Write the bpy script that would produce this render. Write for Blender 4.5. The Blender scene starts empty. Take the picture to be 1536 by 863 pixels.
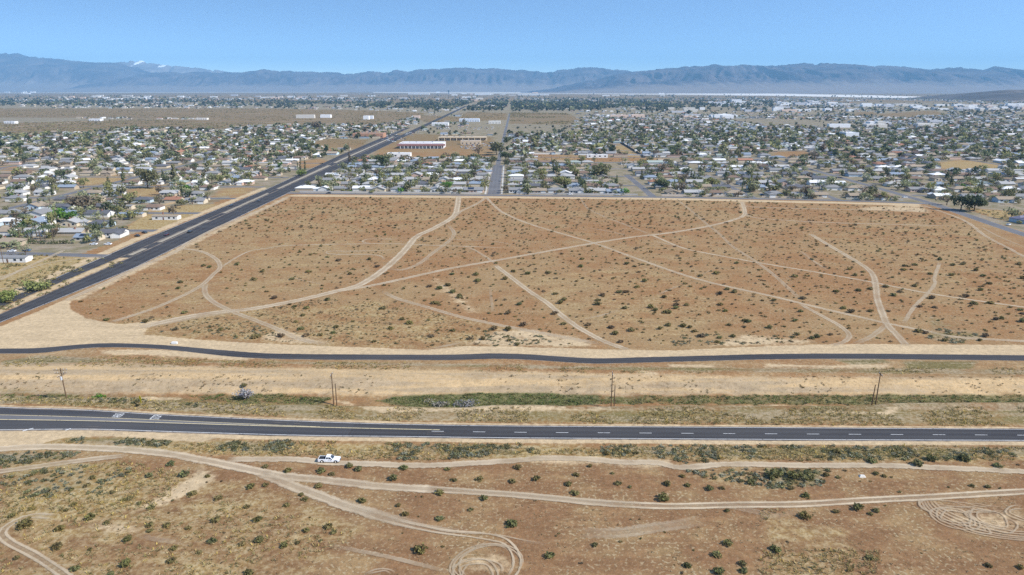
import bpy, math, random
import numpy as np
from mathutils import Vector, Matrix

# ------------------------------------------------------------------ camera, sky, sun, exposure
S = bpy.context.scene
COL = S.collection
CAM_H, PITCH, FOC = 97.0, math.radians(16.3), 1024.0      # FOC in pixels of a 1536 wide picture
cam_d = bpy.data.cameras.new('camera')
cam_d.sensor_width, cam_d.lens = 36.0, 24.0
cam_d.clip_start, cam_d.clip_end = 1.0, 120000.0
cam = bpy.data.objects.new('camera', cam_d)
COL.objects.link(cam)
cam.location = (0, 0, CAM_H)
cam.rotation_euler = (math.pi / 2 - PITCH, 0, 0)
S.camera = cam

SUN_EL, SUN_AZ = math.radians(40), math.radians(112)      # azimuth clockwise from +Y (view direction): right, a little behind
world = bpy.data.worlds.new('World')
S.world = world
world.use_nodes = True
wn, wl = world.node_tree.nodes, world.node_tree.links
wn.clear()
w_out = wn.new('ShaderNodeOutputWorld')
w_bg = wn.new('ShaderNodeBackground')
w_sky = wn.new('ShaderNodeTexSky')
w_sky.sky_type = 'NISHITA'
w_sky.sun_disc = False
w_sky.sun_elevation = SUN_EL
w_sky.sun_rotation = SUN_AZ
w_sky.altitude = 700
w_sky.air_density, w_sky.dust_density, w_sky.ozone_density = 1.6, 0.0, 5.0
w_tc = wn.new('ShaderNodeTexCoord')
w_map = wn.new('ShaderNodeMapping')
w_map.inputs['Scale'].default_value = (1, 1, 6.0)         # clear dry air: the sky deepens quickly above the horizon
wl.new(w_tc.outputs['Generated'], w_map.inputs['Vector'])
w_nrm = wn.new('ShaderNodeVectorMath'); w_nrm.operation = 'NORMALIZE'
wl.new(w_map.outputs[0], w_nrm.inputs[0])
wl.new(w_nrm.outputs[0], w_sky.inputs['Vector'])
wl.new(w_sky.outputs[0], w_bg.inputs['Color'])
w_bg.inputs['Strength'].default_value = 0.15
wl.new(w_bg.outputs[0], w_out.inputs['Surface'])

sun_d = bpy.data.lights.new('sun', 'SUN')
sun_d.energy, sun_d.angle, sun_d.color = 4.3, math.radians(0.53), (1.0, 0.955, 0.89)
sun = bpy.data.objects.new('sun', sun_d)
COL.objects.link(sun)
SUN_DIR = Vector((math.cos(SUN_EL) * math.sin(SUN_AZ), math.cos(SUN_EL) * math.cos(SUN_AZ), math.sin(SUN_EL)))
sun.rotation_euler = SUN_DIR.to_track_quat('Z', 'Y').to_euler()

S.view_settings.view_transform = 'Standard'
S.view_settings.look = 'None'
S.view_settings.gamma = 1.0
S.view_settings.exposure = 0.75
S.render.engine = 'CYCLES'
S.cycles.use_denoising = False
S.cycles.max_bounces = 4
S.cycles.diffuse_bounces = 2
S.cycles.glossy_bounces = 2
S.cycles.volume_bounces = 0
S.cycles.transparent_max_bounces = 12
S.cycles.caustics_reflective = S.cycles.caustics_refractive = False
HAZE_DENSITY, HAZE_COLOR = 4.6e-5, (0.33, 0.67, 1.0, 1.0)

RNG = np.random.default_rng(11)
random.seed(11)

# ------------------------------------------------------------------ numeric helpers
def hash2(ix, iy, seed):
    h = (ix.astype(np.int64) * 374761393 + iy.astype(np.int64) * 668265263 + seed * 1442695041) & 0xFFFFFFFF
    h = ((h ^ (h >> 13)) * 1274126177) & 0xFFFFFFFF
    return ((h ^ (h >> 16)) & 0xFFFFFF) / float(0xFFFFFF)

def vnoise(x, y, seed=0):
    x = np.asarray(x, float); y = np.asarray(y, float)
    ix, iy = np.floor(x), np.floor(y)
    fx, fy = x - ix, y - iy
    fx, fy = fx * fx * (3 - 2 * fx), fy * fy * (3 - 2 * fy)
    a, b = hash2(ix, iy, seed), hash2(ix + 1, iy, seed)
    c, d = hash2(ix, iy + 1, seed), hash2(ix + 1, iy + 1, seed)
    return (a * (1 - fx) + b * fx) * (1 - fy) + (c * (1 - fx) + d * fx) * fy

def fbm(x, y, seed=0, octaves=4):
    t, a, n = 0.0, 0.5, 0.0
    for k in range(octaves):
        t = t + a * vnoise(np.asarray(x) * 2 ** k, np.asarray(y) * 2 ** k, seed + k); n += a; a *= 0.5
    return t / n

def sstep(a, b, x):
    t = np.clip((x - a) / (b - a), 0, 1)
    return t * t * (3 - 2 * t)

SP, CP = math.sin(PITCH), math.cos(PITCH)
def ground_xy(px, py):
    """point of the flat plain seen at a pixel of the 1536x863 photograph"""
    a, b = (px - 768) / FOC, (431.5 - py) / FOC
    t = CAM_H / (SP - b * CP)
    return a * t, (CP + b * SP) * t
def to_px(x, y, z=0.0):
    dz = z - CAM_H
    depth = y * CP - dz * SP
    return 768 + FOC * x / depth, 431.5 - FOC * (y * SP + dz * CP) / depth
def world_pts(pts):
    return np.array([ground_xy(*p) for p in pts])
def line_y(pts):
    w = world_pts(pts)
    return lambda x: np.interp(x, w[:, 0], w[:, 1])

# wash between the bike path and the highway: bands that run along X
W_TOP = line_y([(-200, 556), (0, 558), (400, 556), (760, 557), (1160, 562), (1536, 565), (1800, 566)])
W_TOE = line_y([(-200, 580), (0, 580), (400, 582), (800, 584), (1536, 584), (1800, 584)])
W_SOUTH = line_y([(-200, 592), (0, 592), (200, 595), (400, 599), (700, 604), (1100, 602), (1536, 600), (1800, 600)])
W_RIM = line_y([(-200, 599), (0, 600), (200, 603), (400, 608), (700, 612), (1100, 610), (1536, 608), (1800, 608)])
def height(x, y):
    x = np.asarray(x, float); y = np.asarray(y, float)
    wob = 3.0 * (vnoise(x / 17, y * 0 + 3.3, 5) - 0.5)
    top, toe, so, rim = W_TOP(x) + wob, W_TOE(x) + 0.5 * wob, W_SOUTH(x), W_RIM(x)
    f = np.minimum(sstep(0, 1, (top - y) / (top - toe + 1e-6)), sstep(0, 1, (y - rim) / (so - rim + 1e-6)))
    inside = f > 0
    rough = np.where(inside, 1.5 * (fbm(x / 3.6, y / 5.5, 9) - 0.5) * f, 0)
    z = -2.6 * f + rough
    # low mounds on the berm south of the channel
    m = 0.9 * np.exp(-((y - (rim + 1.0)) / 3.2) ** 2) * sstep(0.5, 0.75, vnoise(x / 26, y * 0 + 1.7, 21))
    return z + m
def zat(x, y):
    return float(height(np.array([x]), np.array([y]))[0])

# ------------------------------------------------------------------ mesh helpers
def np_mesh(name, V, F, mats=None, col=None, smooth=False, attr='Col'):
    """one mesh out of numpy arrays: F is an (n,3) or (n,4) array or a list of them"""
    me = bpy.data.meshes.new(name)
    Fs = F if isinstance(F, list) else [F]
    Fs = [np.asarray(f, np.int32) for f in Fs if len(f)]
    V = np.asarray(V, np.float32)
    me.vertices.add(len(V)); me.vertices.foreach_set('co', V.ravel())
    nl = sum(f.size for f in Fs); nf = sum(len(f) for f in Fs)
    me.loops.add(nl); me.loops.foreach_set('vertex_index', np.concatenate([f.ravel() for f in Fs]))
    me.polygons.add(nf)
    tot = np.concatenate([np.full(len(f), f.shape[1], np.int32) for f in Fs])
    st = np.concatenate([[0], np.cumsum(tot)[:-1]]).astype(np.int32)
    me.polygons.foreach_set('loop_start', st)
    try: me.polygons.foreach_set('loop_total', tot)
    except Exception: pass
    me.polygons.foreach_set('use_smooth', np.full(nf, smooth))
    if col is not None:
        for an, c in (col.items() if isinstance(col, dict) else [(attr, col)]):
            a = me.color_attributes.new(an, 'FLOAT_COLOR', 'POINT')
            c = np.asarray(c, np.float32)
            if c.shape[1] == 3: c = np.hstack([c, np.ones((len(c), 1), np.float32)])
            a.data.foreach_set('color', c.ravel())
    for m in (mats or []): me.materials.append(m)
    me.update(calc_edges=True); me.validate()
    return me

def link(name, me, parent=None, loc=None, rz=0.0):
    o = bpy.data.objects.new(name, me)
    COL.objects.link(o)
    if parent is not None: o.parent = parent
    if loc is not None: o.location = loc
    if rz: o.rotation_euler[2] = rz
    return o
def tag(o, label=None, cat=None, group=None, kind=None):
    if label: o['label'] = label
    if cat: o['category'] = cat
    if group: o['group'] = group
    if kind: o['kind'] = kind
    return o
def thing(name, label, cat, loc=(0, 0, 0), rz=0.0, group=None):
    o = bpy.data.objects.new(name, None)
    o.empty_display_size = 0.5
    COL.objects.link(o); o.location = loc; o.rotation_euler[2] = rz
    return tag(o, label, cat, group)

class MB:
    """collects solid shapes for one mesh"""
    def __init__(self): self.v, self.f, self.m = [], [], []
    def add(self, vs, fs, mi=0):
        b = len(self.v); self.v += [tuple(v) for v in vs]
        self.f += [tuple(i + b for i in f) for f in fs]; self.m += [mi] * len(fs); return self
    def box(self, x0, x1, y0, y1, z0, z1, mi=0):
        v = [(x, y, z) for z in (z0, z1) for y in (y0, y1) for x in (x0, x1)]
        return self.add(v, [(0, 2, 3, 1), (4, 5, 7, 6), (0, 1, 5, 4), (2, 6, 7, 3), (0, 4, 6, 2), (1, 3, 7, 5)], mi)
    def tube(self, p0, p1, r0, r1=None, n=8, mi=0):
        r1 = r0 if r1 is None else r1
        p0, p1 = Vector(p0), Vector(p1); d = (p1 - p0).normalized()
        a = d.orthogonal().normalized(); b = d.cross(a)
        v = [p0 + (a * math.cos(t) + b * math.sin(t)) * r0 for t in (2 * math.pi * k / n for k in range(n))]
        v += [p1 + (a * math.cos(t) + b * math.sin(t)) * r1 for t in (2 * math.pi * k / n for k in range(n))]
        f = [(k, (k + 1) % n, n + (k + 1) % n, n + k) for k in range(n)]
        f += [tuple(range(n - 1, -1, -1)), tuple(range(n, 2 * n))]
        return self.add(v, f, mi)
    def prism(self, poly, y0, y1, mi=0, inset=0.0):
        """polygon in XZ swept along Y"""
        n = len(poly)
        v = [(x, y0, z) for x, z in poly] + [(x, y1, z) for x, z in poly]
        f = [(k, (k + 1) % n, n + (k + 1) % n, n + k) for k in range(n)]
        f += [tuple(range(n - 1, -1, -1)), tuple(range(n, 2 * n))]
        return self.add(v, f, mi)
    def mesh(self, name, mats, smooth=False):
        me = bpy.data.meshes.new(name); me.from_pydata(self.v, [], self.f)
        for m in (mats if isinstance(mats, (list, tuple)) else [mats]): me.materials.append(m)
        me.polygons.foreach_set('material_index', self.m)
        me.polygons.foreach_set('use_smooth', [smooth] * len(self.f))
        me.update()
        return me

def fix_normals(me):
    import bmesh
    bm = bmesh.new(); bm.from_mesh(me); bmesh.ops.recalc_face_normals(bm, faces=bm.faces); bm.to_mesh(me); bm.free()
    return me

# ------------------------------------------------------------------ materials
class NT:
    def __init__(self, name):
        self.m = bpy.data.materials.new(name); self.m.use_nodes = True
        self.n, self.l = self.m.node_tree.nodes, self.m.node_tree.links
        self.n.clear(); self.out = self.n.new('ShaderNodeOutputMaterial')
        self.pos = None
    def new(self, t, **kw):
        n = self.n.new(t)
        for k, v in kw.items(): setattr(n, k, v)
        return n
    def put(self, sock, v):
        if isinstance(v, bpy.types.NodeSocket): self.l.new(v, sock)
        elif v is not None: sock.default_value = v
    def position(self):
        if self.pos is None: self.pos = self.new('ShaderNodeNewGeometry').outputs['Position']
        return self.pos
    def noise(self, size, detail=3.0, rough=0.55, vec=None, stretch=None, off=0.0):
        v = vec if vec is not None else self.position()
        mp = self.new('ShaderNodeMapping')
        s = 1.0 / size
        st = stretch or (1, 1, 1)
        mp.inputs['Scale'].default_value = (s * st[0], s * st[1], s * st[2])
        mp.inputs['Location'].default_value = (off, off * 1.7, 0)
        self.put(mp.inputs['Vector'], v)
        n = self.new('ShaderNodeTexNoise')
        n.inputs['Scale'].default_value = 1.0
        n.inputs['Detail'].default_value = detail
        n.inputs['Roughness'].default_value = rough
        self.l.new(mp.outputs[0], n.inputs['Vector'])
        return n.outputs['Fac']
    def math(self, op, a, b=None, c=None):
        n = self.new('ShaderNodeMath', operation=op)
        self.put(n.inputs[0], a)
        if b is not None: self.put(n.inputs[1], b)
        if c is not None: self.put(n.inputs[2], c)
        return n.outputs[0]
    def ramp(self, v, lo, hi, a=0.0, b=1.0):
        n = self.new('ShaderNodeMapRange', interpolation_type='SMOOTHSTEP')
        self.put(n.inputs['Value'], v)
        n.inputs['From Min'].default_value, n.inputs['From Max'].default_value = lo, hi
        n.inputs['To Min'].default_value, n.inputs['To Max'].default_value = a, b
        return n.outputs['Result']
    def mix(self, f, a, b, blend='MIX'):
        n = self.new('ShaderNodeMix', data_type='RGBA', blend_type=blend)
        self.put(n.inputs[0], f)
        self.put(n.inputs[6], a if isinstance(a, bpy.types.NodeSocket) else (*a, 1))
        self.put(n.inputs[7], b if isinstance(b, bpy.types.NodeSocket) else (*b, 1))
        return n.outputs[2]
    def scale(self, c, v):
        n = self.new('ShaderNodeVectorMath', operation='SCALE')
        self.put(n.inputs[0], c if isinstance(c, bpy.types.NodeSocket) else c); self.put(n.inputs['Scale'], v)
        return n.outputs[0]
    def attr(self, name):
        n = self.new('ShaderNodeAttribute', attribute_name=name); return n
    def sep(self, c):
        n = self.new('ShaderNodeSeparateColor'); self.l.new(c, n.inputs[0]); return n.outputs
    def bsdf(self, color, rough=0.9, spec=0.1, metal=0.0, bump=None, bump_d=0.1, alpha=None, trans=None):
        p = self.new('ShaderNodeBsdfPrincipled')
        self.put(p.inputs['Base Color'], color if isinstance(color, bpy.types.NodeSocket) else (*color, 1))
        self.put(p.inputs['Roughness'], rough)
        p.inputs['Specular IOR Level'].default_value = spec
        p.inputs['Metallic'].default_value = metal
        if bump is not None:
            b = self.new('ShaderNodeBump'); b.inputs['Distance'].default_value = bump_d
            b.inputs['Strength'].default_value = 1.0
            self.l.new(bump, b.inputs['Height']); self.l.new(b.outputs[0], p.inputs['Normal'])
        sh = p.outputs[0]
        if alpha is not None:
            t = self.new('ShaderNodeBsdfTransparent'); mx = self.new('ShaderNodeMixShader')
            self.put(mx.inputs[0], alpha); self.l.new(t.outputs[0], mx.inputs[1]); self.l.new(sh, mx.inputs[2]); sh = mx.outputs[0]
        self.l.new(sh, self.out.inputs['Surface'])
        return self.m

def simple_mat(name, c, rough=0.6, spec=0.3, metal=0.0, var=0.15, size=0.6):
    t = NT(name)
    k = t.math('MULTIPLY_ADD', t.noise(size), 2 * var, 1 - var)
    return t.bsdf(t.scale(c, k), rough, spec, metal)

def object_colour_mat(name, rough=0.7, spec=0.25, var=0.12, size=1.0, stripes=None, coat=0.0):
    """takes its colour from each object, with grain and blotches of its own"""
    t = NT(name)
    oi = t.new('ShaderNodeObjectInfo')
    tc = t.new('ShaderNodeTexCoord').outputs['Object']
    n1, n2 = t.noise(size, vec=tc), t.noise(size * 6, vec=tc)
    k = t.math('MULTIPLY_ADD', n1, 2 * var, 1 - 1.6 * var)
    k = t.math('ADD', k, t.math('MULTIPLY_ADD', n2, 1.4 * var, -0.4 * var))
    at = t.attr('Col').outputs['Color']
    m = t.bsdf(t.scale(oi.outputs['Color'], k), rough, spec)
    if coat: [n for n in t.n if n.type == 'BSDF_PRINCIPLED'][0].inputs['Coat Weight'].default_value = coat
    return m

def tinted_mat(name, rough=0.85, spec=0.1, transl=0.0):
    """colour from the mesh's own Col attribute times the object's colour"""
    t = NT(name)
    oi = t.new('ShaderNodeObjectInfo')
    c = t.mix(1.0, t.attr('Col').outputs['Color'], oi.outputs['Color'], 'MULTIPLY')
    if transl: c = t.scale(c, 1.5)      # thin leaves: part of the light goes through
    m = t.bsdf(c, rough, spec)
    if transl:
        tr, mx = t.new('ShaderNodeBsdfTranslucent'), t.new('ShaderNodeMixShader')
        t.l.new(c, tr.inputs['Color']); mx.inputs[0].default_value = transl
        t.l.new(t.out.inputs['Surface'].links[0].from_socket, mx.inputs[1]); t.l.new(tr.outputs[0], mx.inputs[2]); t.l.new(mx.outputs[0], t.out.inputs['Surface'])
    return m

M = {}
M['leaf'] = tinted_mat('foliage', 0.8, 0.15, 0.38)
M['bark'] = simple_mat('bark', (0.11, 0.085, 0.06), 0.95, 0.05, var=0.3, size=0.3)
M['mass'] = tinted_mat('painted_surfaces', 0.8, 0.2)
M['wall'] = object_colour_mat('house_stucco', 0.9, 0.1, 0.06, 0.8)
M['roof'] = object_colour_mat('roof_shingle', 0.9, 0.12, 0.14, 0.5)
M['trim'] = simple_mat('white_trim', (0.72, 0.71, 0.68), 0.6, 0.3, var=0.06)
M['panel_dark'] = simple_mat('solar_glass', (0.02, 0.025, 0.045), 0.2, 0.5, var=0.2)
M['glass'] = simple_mat('window_glass', (0.035, 0.045, 0.055), 0.12, 0.5, var=0.2)
M['paint'] = object_colour_mat('car_paint', 0.3, 0.5, 0.03, 0.8, coat=0.6)
M['tyre'] = simple_mat('tyre_rubber', (0.02, 0.02, 0.02), 0.9, 0.1)
M['metal'] = simple_mat('bare_metal', (0.5, 0.5, 0.5), 0.35, 0.5, 0.9, var=0.1)
M['dark'] = simple_mat('dark_plastic', (0.025, 0.026, 0.03), 0.6, 0.3)
M['pole'] = simple_mat('weathered_pole_wood', (0.13, 0.085, 0.05), 0.95, 0.05, var=0.3, size=0.5)
M['porcelain'] = simple_mat('grey_insulator', (0.45, 0.46, 0.47), 0.4, 0.4)
M['yellow'] = simple_mat('yellow_sign_paint', (0.85, 0.62, 0.02), 0.5, 0.4, var=0.05)
M['black'] = simple_mat('black_sign_paint', (0.02, 0.02, 0.02), 0.6, 0.2)
M['red_lens'] = simple_mat('red_lens', (0.4, 0.02, 0.02), 0.2, 0.5)
M['lamp_lens'] = simple_mat('lamp_lens', (0.8, 0.8, 0.78), 0.15, 0.5)
M['block'] = object_colour_mat('block_wall', 0.95, 0.05, 0.1, 0.6)

# ---- ground: soils mixed by zone masks, broken up by noise at several sizes
SOIL_RED = (0.252, 0.135, 0.060)
SOIL_TAN = (0.274, 0.175, 0.084)
SOIL_FORE = (0.201, 0.110, 0.054)
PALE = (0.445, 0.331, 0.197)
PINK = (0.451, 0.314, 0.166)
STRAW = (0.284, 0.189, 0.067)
GREEN = (0.095, 0.100, 0.036)
OLIVE = (0.144, 0.116, 0.046)
URBAN = (0.262, 0.216, 0.155)
FARSOIL = (0.185, 0.130, 0.066) if True else (0.214, 0.152, 0.084)
SALT = (0.62, 0.58, 0.52)

def ground_material():
    t = NT('desert_soil')
    za, zb, zc = (t.sep(t.attr(n).outputs['Color']) for n in ('zone_a', 'zone_b', 'zone_c'))
    n_grain = t.noise(0.45, 2, 0.6)
    n_fine = t.noise(1.6, 3, 0.6)
    n_streak = t.noise(5.0, 4, 0.62, stretch=(0.35, 1.0, 1))
    n_mid = t.noise(14.0, 4, 0.6, off=3.1)
    n_big = t.noise(70.0, 4, 0.55, off=9.2)
    n_band = t.noise(4.5, 4, 0.62, stretch=(0.07, 1.0, 1), off=6.0)
    edge = t.math('ADD', t.math('MULTIPLY_ADD', n_streak, 0.55, -0.275), t.math('MULTIPLY_ADD', n_fine, 0.5, -0.25))
    edge = t.math('ADD', edge, t.math('MULTIPLY_ADD', n_mid, 0.5, -0.25))
    base = t.mix(t.ramp(t.math('ADD', n_big, t.math('MULTIPLY_ADD', n_mid, 0.6, -0.3)), 0.36, 0.66), SOIL_RED, SOIL_TAN)
    fore = t.mix(t.ramp(t.math('ADD', n_mid, t.math('MULTIPLY_ADD', n_streak, 0.7, -0.35)), 0.40, 0.72), SOIL_FORE, (0.252, 0.162, 0.078))
    base = t.mix(za[0], base, fore)
    def over(base, mask, colour, soft=0.16, c2=None, nz=None):
        f = t.ramp(t.math('ADD', mask, edge), 0.5 - soft, 0.5 + soft)
        f = t.math('MULTIPLY', f, t.ramp(mask, 0.02, 0.12))
        c = colour if c2 is None else t.mix(t.ramp(n_fine if nz is None else t.math('ADD', nz, t.math('MULTIPLY_ADD', n_fine, 0.4, -0.2)), 0.40, 0.62), colour, c2)
        return t.mix(f, base, c)
    base = over(base, zc[0], FARSOIL, 0.3)
    base = over(base, zb[3 - 1], URBAN, 0.25, (0.175, 0.15, 0.085), n_mid)
    base = over(base, zb[1], PINK, 0.3, (0.33, 0.245, 0.15), n_band)
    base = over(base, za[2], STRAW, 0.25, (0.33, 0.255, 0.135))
    base = over(base, zb[0], OLIVE, 0.22, (0.27, 0.21, 0.13), n_band)
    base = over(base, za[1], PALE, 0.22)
    base = over(base, zc[1], GREEN, 0.28, (0.15, 0.13, 0.06))
    base = over(base, zc[2], SALT, 0.1)
    k = t.math('MULTIPLY_ADD', n_grain, 0.60, 0.70)
    k = t.math('MULTIPLY', k, t.math('MULTIPLY_ADD', n_fine, 0.90, 0.55))
    k = t.math('MULTIPLY', k, t.math('MULTIPLY_ADD', n_streak, 0.60, 0.70))
    base = t.scale(base, k)
    # little dry tufts and stones: separate specks of straw and of dark litter
    speck = t.ramp(t.noise(0.8, 1, 0.5, off=5.0), 0.56, 0.66)
    litter = t.ramp(t.noise(1.1, 1, 0.5, off=17.0), 0.62, 0.72)
    plain = t.math('SUBTRACT', 1.0, t.math('MAXIMUM', za[1], t.math('MAXIMUM', zc[1], zb[2])))
    base = t.mix(t.math('MULTIPLY', t.math('MULTIPLY', speck, t.ramp(n_mid, 0.35, 0.65, 0.2, 0.95)), plain), base, (0.35, 0.265, 0.155))
    base = t.mix(t.math('MULTIPLY', t.math('MULTIPLY', litter, t.ramp(n_big, 0.3, 0.7, 0.55, 0.15)), plain), base, (0.12, 0.088, 0.046))
    h = t.math('ADD', t.math('MULTIPLY', n_fine, 0.5), t.math('MULTIPLY', n_grain, 0.3))
    return t.bsdf(base, 0.97, 0.03, bump=h, bump_d=0.22)
M['ground'] = ground_material()

def track_material():
    t = NT('packed_dirt')
    a = t.sep(t.attr('track').outputs['Color'])
    u, strength, rut = a[0], a[1], a[2]
    nz = t.math('ADD', t.math('MULTIPLY_ADD', t.noise(1.2, 3, 0.6), 1.1, -0.55), t.math('MULTIPLY_ADD', t.noise(6.0, 3, 0.6, off=4.0), 0.9, -0.45))
    edge = t.ramp(t.math('ADD', u, nz), 0.62, 0.98, 1.0, 0.0)
    edge = t.math('MULTIPLY', edge, t.ramp(u, 0.85, 0.99, 1.0, 0.0))
    ruts = t.ramp(t.math('ABSOLUTE', t.math('SUBTRACT', t.math('ADD', u, t.math('MULTIPLY', nz, 0.12)), 0.55)), 0.12, 0.30, 1.0, 0.0)
    both = t.math('ADD', t.math('MULTIPLY', ruts, rut), t.math('MULTIPLY', edge, t.math('SUBTRACT', 1.0, rut)))
    wear = t.ramp(t.noise(9.0, 4, 0.6, off=12.0), 0.25, 0.6, 0.55, 1.0)
    al = t.math('MULTIPLY', t.math('MULTIPLY', both, strength), wear)
    k = t.math('MULTIPLY', t.math('MULTIPLY_ADD', t.noise(0.6), 0.3, 0.85), t.math('MULTIPLY_ADD', t.noise(8.0, off=2.0), 0.3, 0.85))
    return t.bsdf(t.scale(t.mix(t.noise(20.0), (0.54, 0.435, 0.30), (0.47, 0.36, 0.235)), k), 0.97, 0.03, alpha=al)
M['track'] = track_material()

def asphalt_material(name, c, worn):
    t = NT(name)
    a = t.sep(t.attr('track').outputs['Color'])
    n1 = t.noise(9.0, 4, 0.6, stretch=(0.08, 1, 1)); n2 = t.noise(0.5, 2); n3 = t.noise(35.0, 3, off=7.0)
    lane = t.ramp(t.math('ABSOLUTE', t.math('SUBTRACT', t.math('ABSOLUTE', t.math('SUBTRACT', a[0], 0.5)), 0.16)), 0.0, 0.13, 1.0, 0.0)
    base = t.mix(t.math('MULTIPLY', t.ramp(n1, 0.35, 0.7), 0.6), c, worn)
    base = t.mix(t.math('MULTIPLY', lane, 0.45), base, worn)
    k = t.math('MULTIPLY', t.math('MULTIPLY_ADD', n2, 0.3, 0.85), t.math('MULTIPLY_ADD', n3, 0.4, 0.8))
    dusty = t.math('MULTIPLY', t.ramp(t.math('ABSOLUTE', t.math('MULTIPLY_ADD', a[0], 2.0, -1.0)), 0.78, 1.0), t.ramp(t.math('ADD', t.math('MULTIPLY', t.noise(3.0, off=1.0), 0.5), t.math('MULTIPLY', t.noise(14.0, 3, off=21.0), 0.5)), 0.38, 0.62, 0.1, 0.8))
    base = t.mix(dusty, t.scale(base, k), (0.4, 0.31, 0.22))
    return t.bsdf(base, 0.85, 0.12)
M['asphalt'] = asphalt_material('dark_asphalt', (0.040, 0.038, 0.040), (0.075, 0.071, 0.068))
M['asphalt_old'] = asphalt_material('old_asphalt', (0.05, 0.049, 0.052), (0.082, 0.078, 0.074))
M['street'] = asphalt_material('street_asphalt', (0.12, 0.117, 0.12), (0.16, 0.153, 0.15))
def paint_mat(name, c):
    t = NT(name)
    al = t.ramp(t.noise(0.7, 3, 0.6), 0.30, 0.46, 0.35, 1.0)
    return t.bsdf(t.scale(c, t.math('MULTIPLY_ADD', t.noise(2.0), 0.3, 0.8)), 0.7, 0.2, alpha=al)
M['mark_white'] = paint_mat('white_road_paint', (0.70, 0.69, 0.66))
M['mark_yellow'] = paint_mat('yellow_road_paint', (0.58, 0.48, 0.28))
M['median'] = simple_mat('gravel_median', (0.31, 0.265, 0.20), 0.95, 0.05, var=0.2, size=3.0)
M['concrete'] = simple_mat('concrete', (0.44, 0.41, 0.36), 0.9, 0.1, var=0.12, size=2.0)

# ------------------------------------------------------------------ ground sheet
def poly_mask(X, Y, pts, feather):
    """1 inside the polygon (given in photograph pixels), 0 outside, feathered over metres"""
    P = world_pts(pts)
    x0, y0 = P.min(0) - feather * 2; x1, y1 = P.max(0) + feather * 2
    out = np.zeros(X.shape)
    sel = (X > x0) & (X < x1) & (Y > y0) & (Y < y1)
    if not sel.any(): return out
    x, y = X[sel], Y[sel]
    inside = np.zeros(x.shape, bool); d2 = np.full(x.shape, 1e18)
    n = len(P)
    for i in range(n):
        ax, ay = P[i]; bx, by = P[(i + 1) % n]
        c = (ay > y) != (by > y)
        xi = (bx - ax) * (y - ay) / ((by - ay) if by != ay else 1e-9) + ax
        inside ^= c & (x < xi)
        dx, dy = bx - ax, by - ay
        tt = np.clip(((x - ax) * dx + (y - ay) * dy) / (dx * dx + dy * dy + 1e-9), 0, 1)
        d2 = np.minimum(d2, (x - ax - tt * dx) ** 2 + (y - ay - tt * dy) ** 2)
    d = np.sqrt(d2) * np.where(inside, 1, -1)
    out[sel] = np.clip(0.5 + d / (2 * feather), 0, 1)
    return out

HWY_N = [(-260, 600), (0, 610), (100, 613), (160, 616), (250, 621.5), (400, 628.5), (500, 632.5), (600, 635.5), (760, 638), (1000, 639.5), (1160, 640.5), (1536, 643), (1850, 645)]
HWY_S = [(-260, 650), (0, 647), (100, 646), (160, 646.5), (250, 649.5), (400, 654), (500, 656), (600, 657), (760, 659), (1000, 660.5), (1160, 661.5), (1536, 663), (1850, 665)]
PATH_N = [(-260, 524), (0, 523), (60, 522), (100, 518.5), (150, 515), (200, 515.5), (250, 518), (330, 525), (400, 530), (500, 531.5), (600, 532), (680, 532), (740, 530), (800, 532), (860, 536), (900, 537.5), (960, 536), (1060, 533.5), (1160, 531), (1300, 530.5), (1536, 533), (1850, 536)]
PATH_S = [(x, y + (8 if x < 100 else 6.5 if x < 300 else 8.5)) for x, y in PATH_N]
def shifted(pts, d): return [(x, y + d) for x, y in pts]
def band_poly(n, s): return n + s[::-1]

VACANT = [  # bare lots in the town, in photograph pixels
    [(-200, 163), (400, 163), (560, 166), (640, 170), (610, 178), (560, 187), (430, 188), (380, 190), (300, 179), (120, 177), (-200, 176)],
    [(-200, 186), (60, 184), (200, 179), (330, 180), (400, 186), (330, 194), (200, 192), (120, 198), (0, 205), (-200, 210)],
    [(466, 215), (490, 208), (552, 210), (545, 222), (500, 226)], [(445, 243), (480, 238), (500, 243), (470, 252), (448, 252)],
    [(560, 238), (740, 238), (740, 206), (600, 200), (566, 215)], [(764, 169), (850, 170), (872, 180), (850, 187), (764, 186)],
    [(800, 231), (1005, 238), (985, 243), (880, 243), (800, 243)], [(915, 224), (930, 212), (968, 236), (940, 236)],
    [(1395, 246), (1440, 240), (1500, 246), (1500, 254), (1420, 255)], [(1285, 168), (1310, 168), (1320, 174), (1280, 175)],
    [(1310, 172), (1400, 166), (1420, 172), (1330, 178)], [(610, 172), (690, 176), (700, 168), (760, 170), (760, 180), (640, 184)],
    [(0, 380), (165, 388), (190, 394), (0, 470)], [(180, 345), (240, 310), (330, 306), (230, 350)], [(1445, 312), (1536, 318), (1600, 340), (1500, 330)],
    [(110, 268), (180, 262), (200, 270), (120, 280)], [(1160, 228), (1210, 226), (1216, 236), (1160, 238)], [(330, 284), (390, 278), (370, 292), (318, 296)],
    [(0, 250), (30, 248), (50, 256), (0, 262)], [(190, 285), (240, 276), (250, 290), (200, 300)],
]

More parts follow.
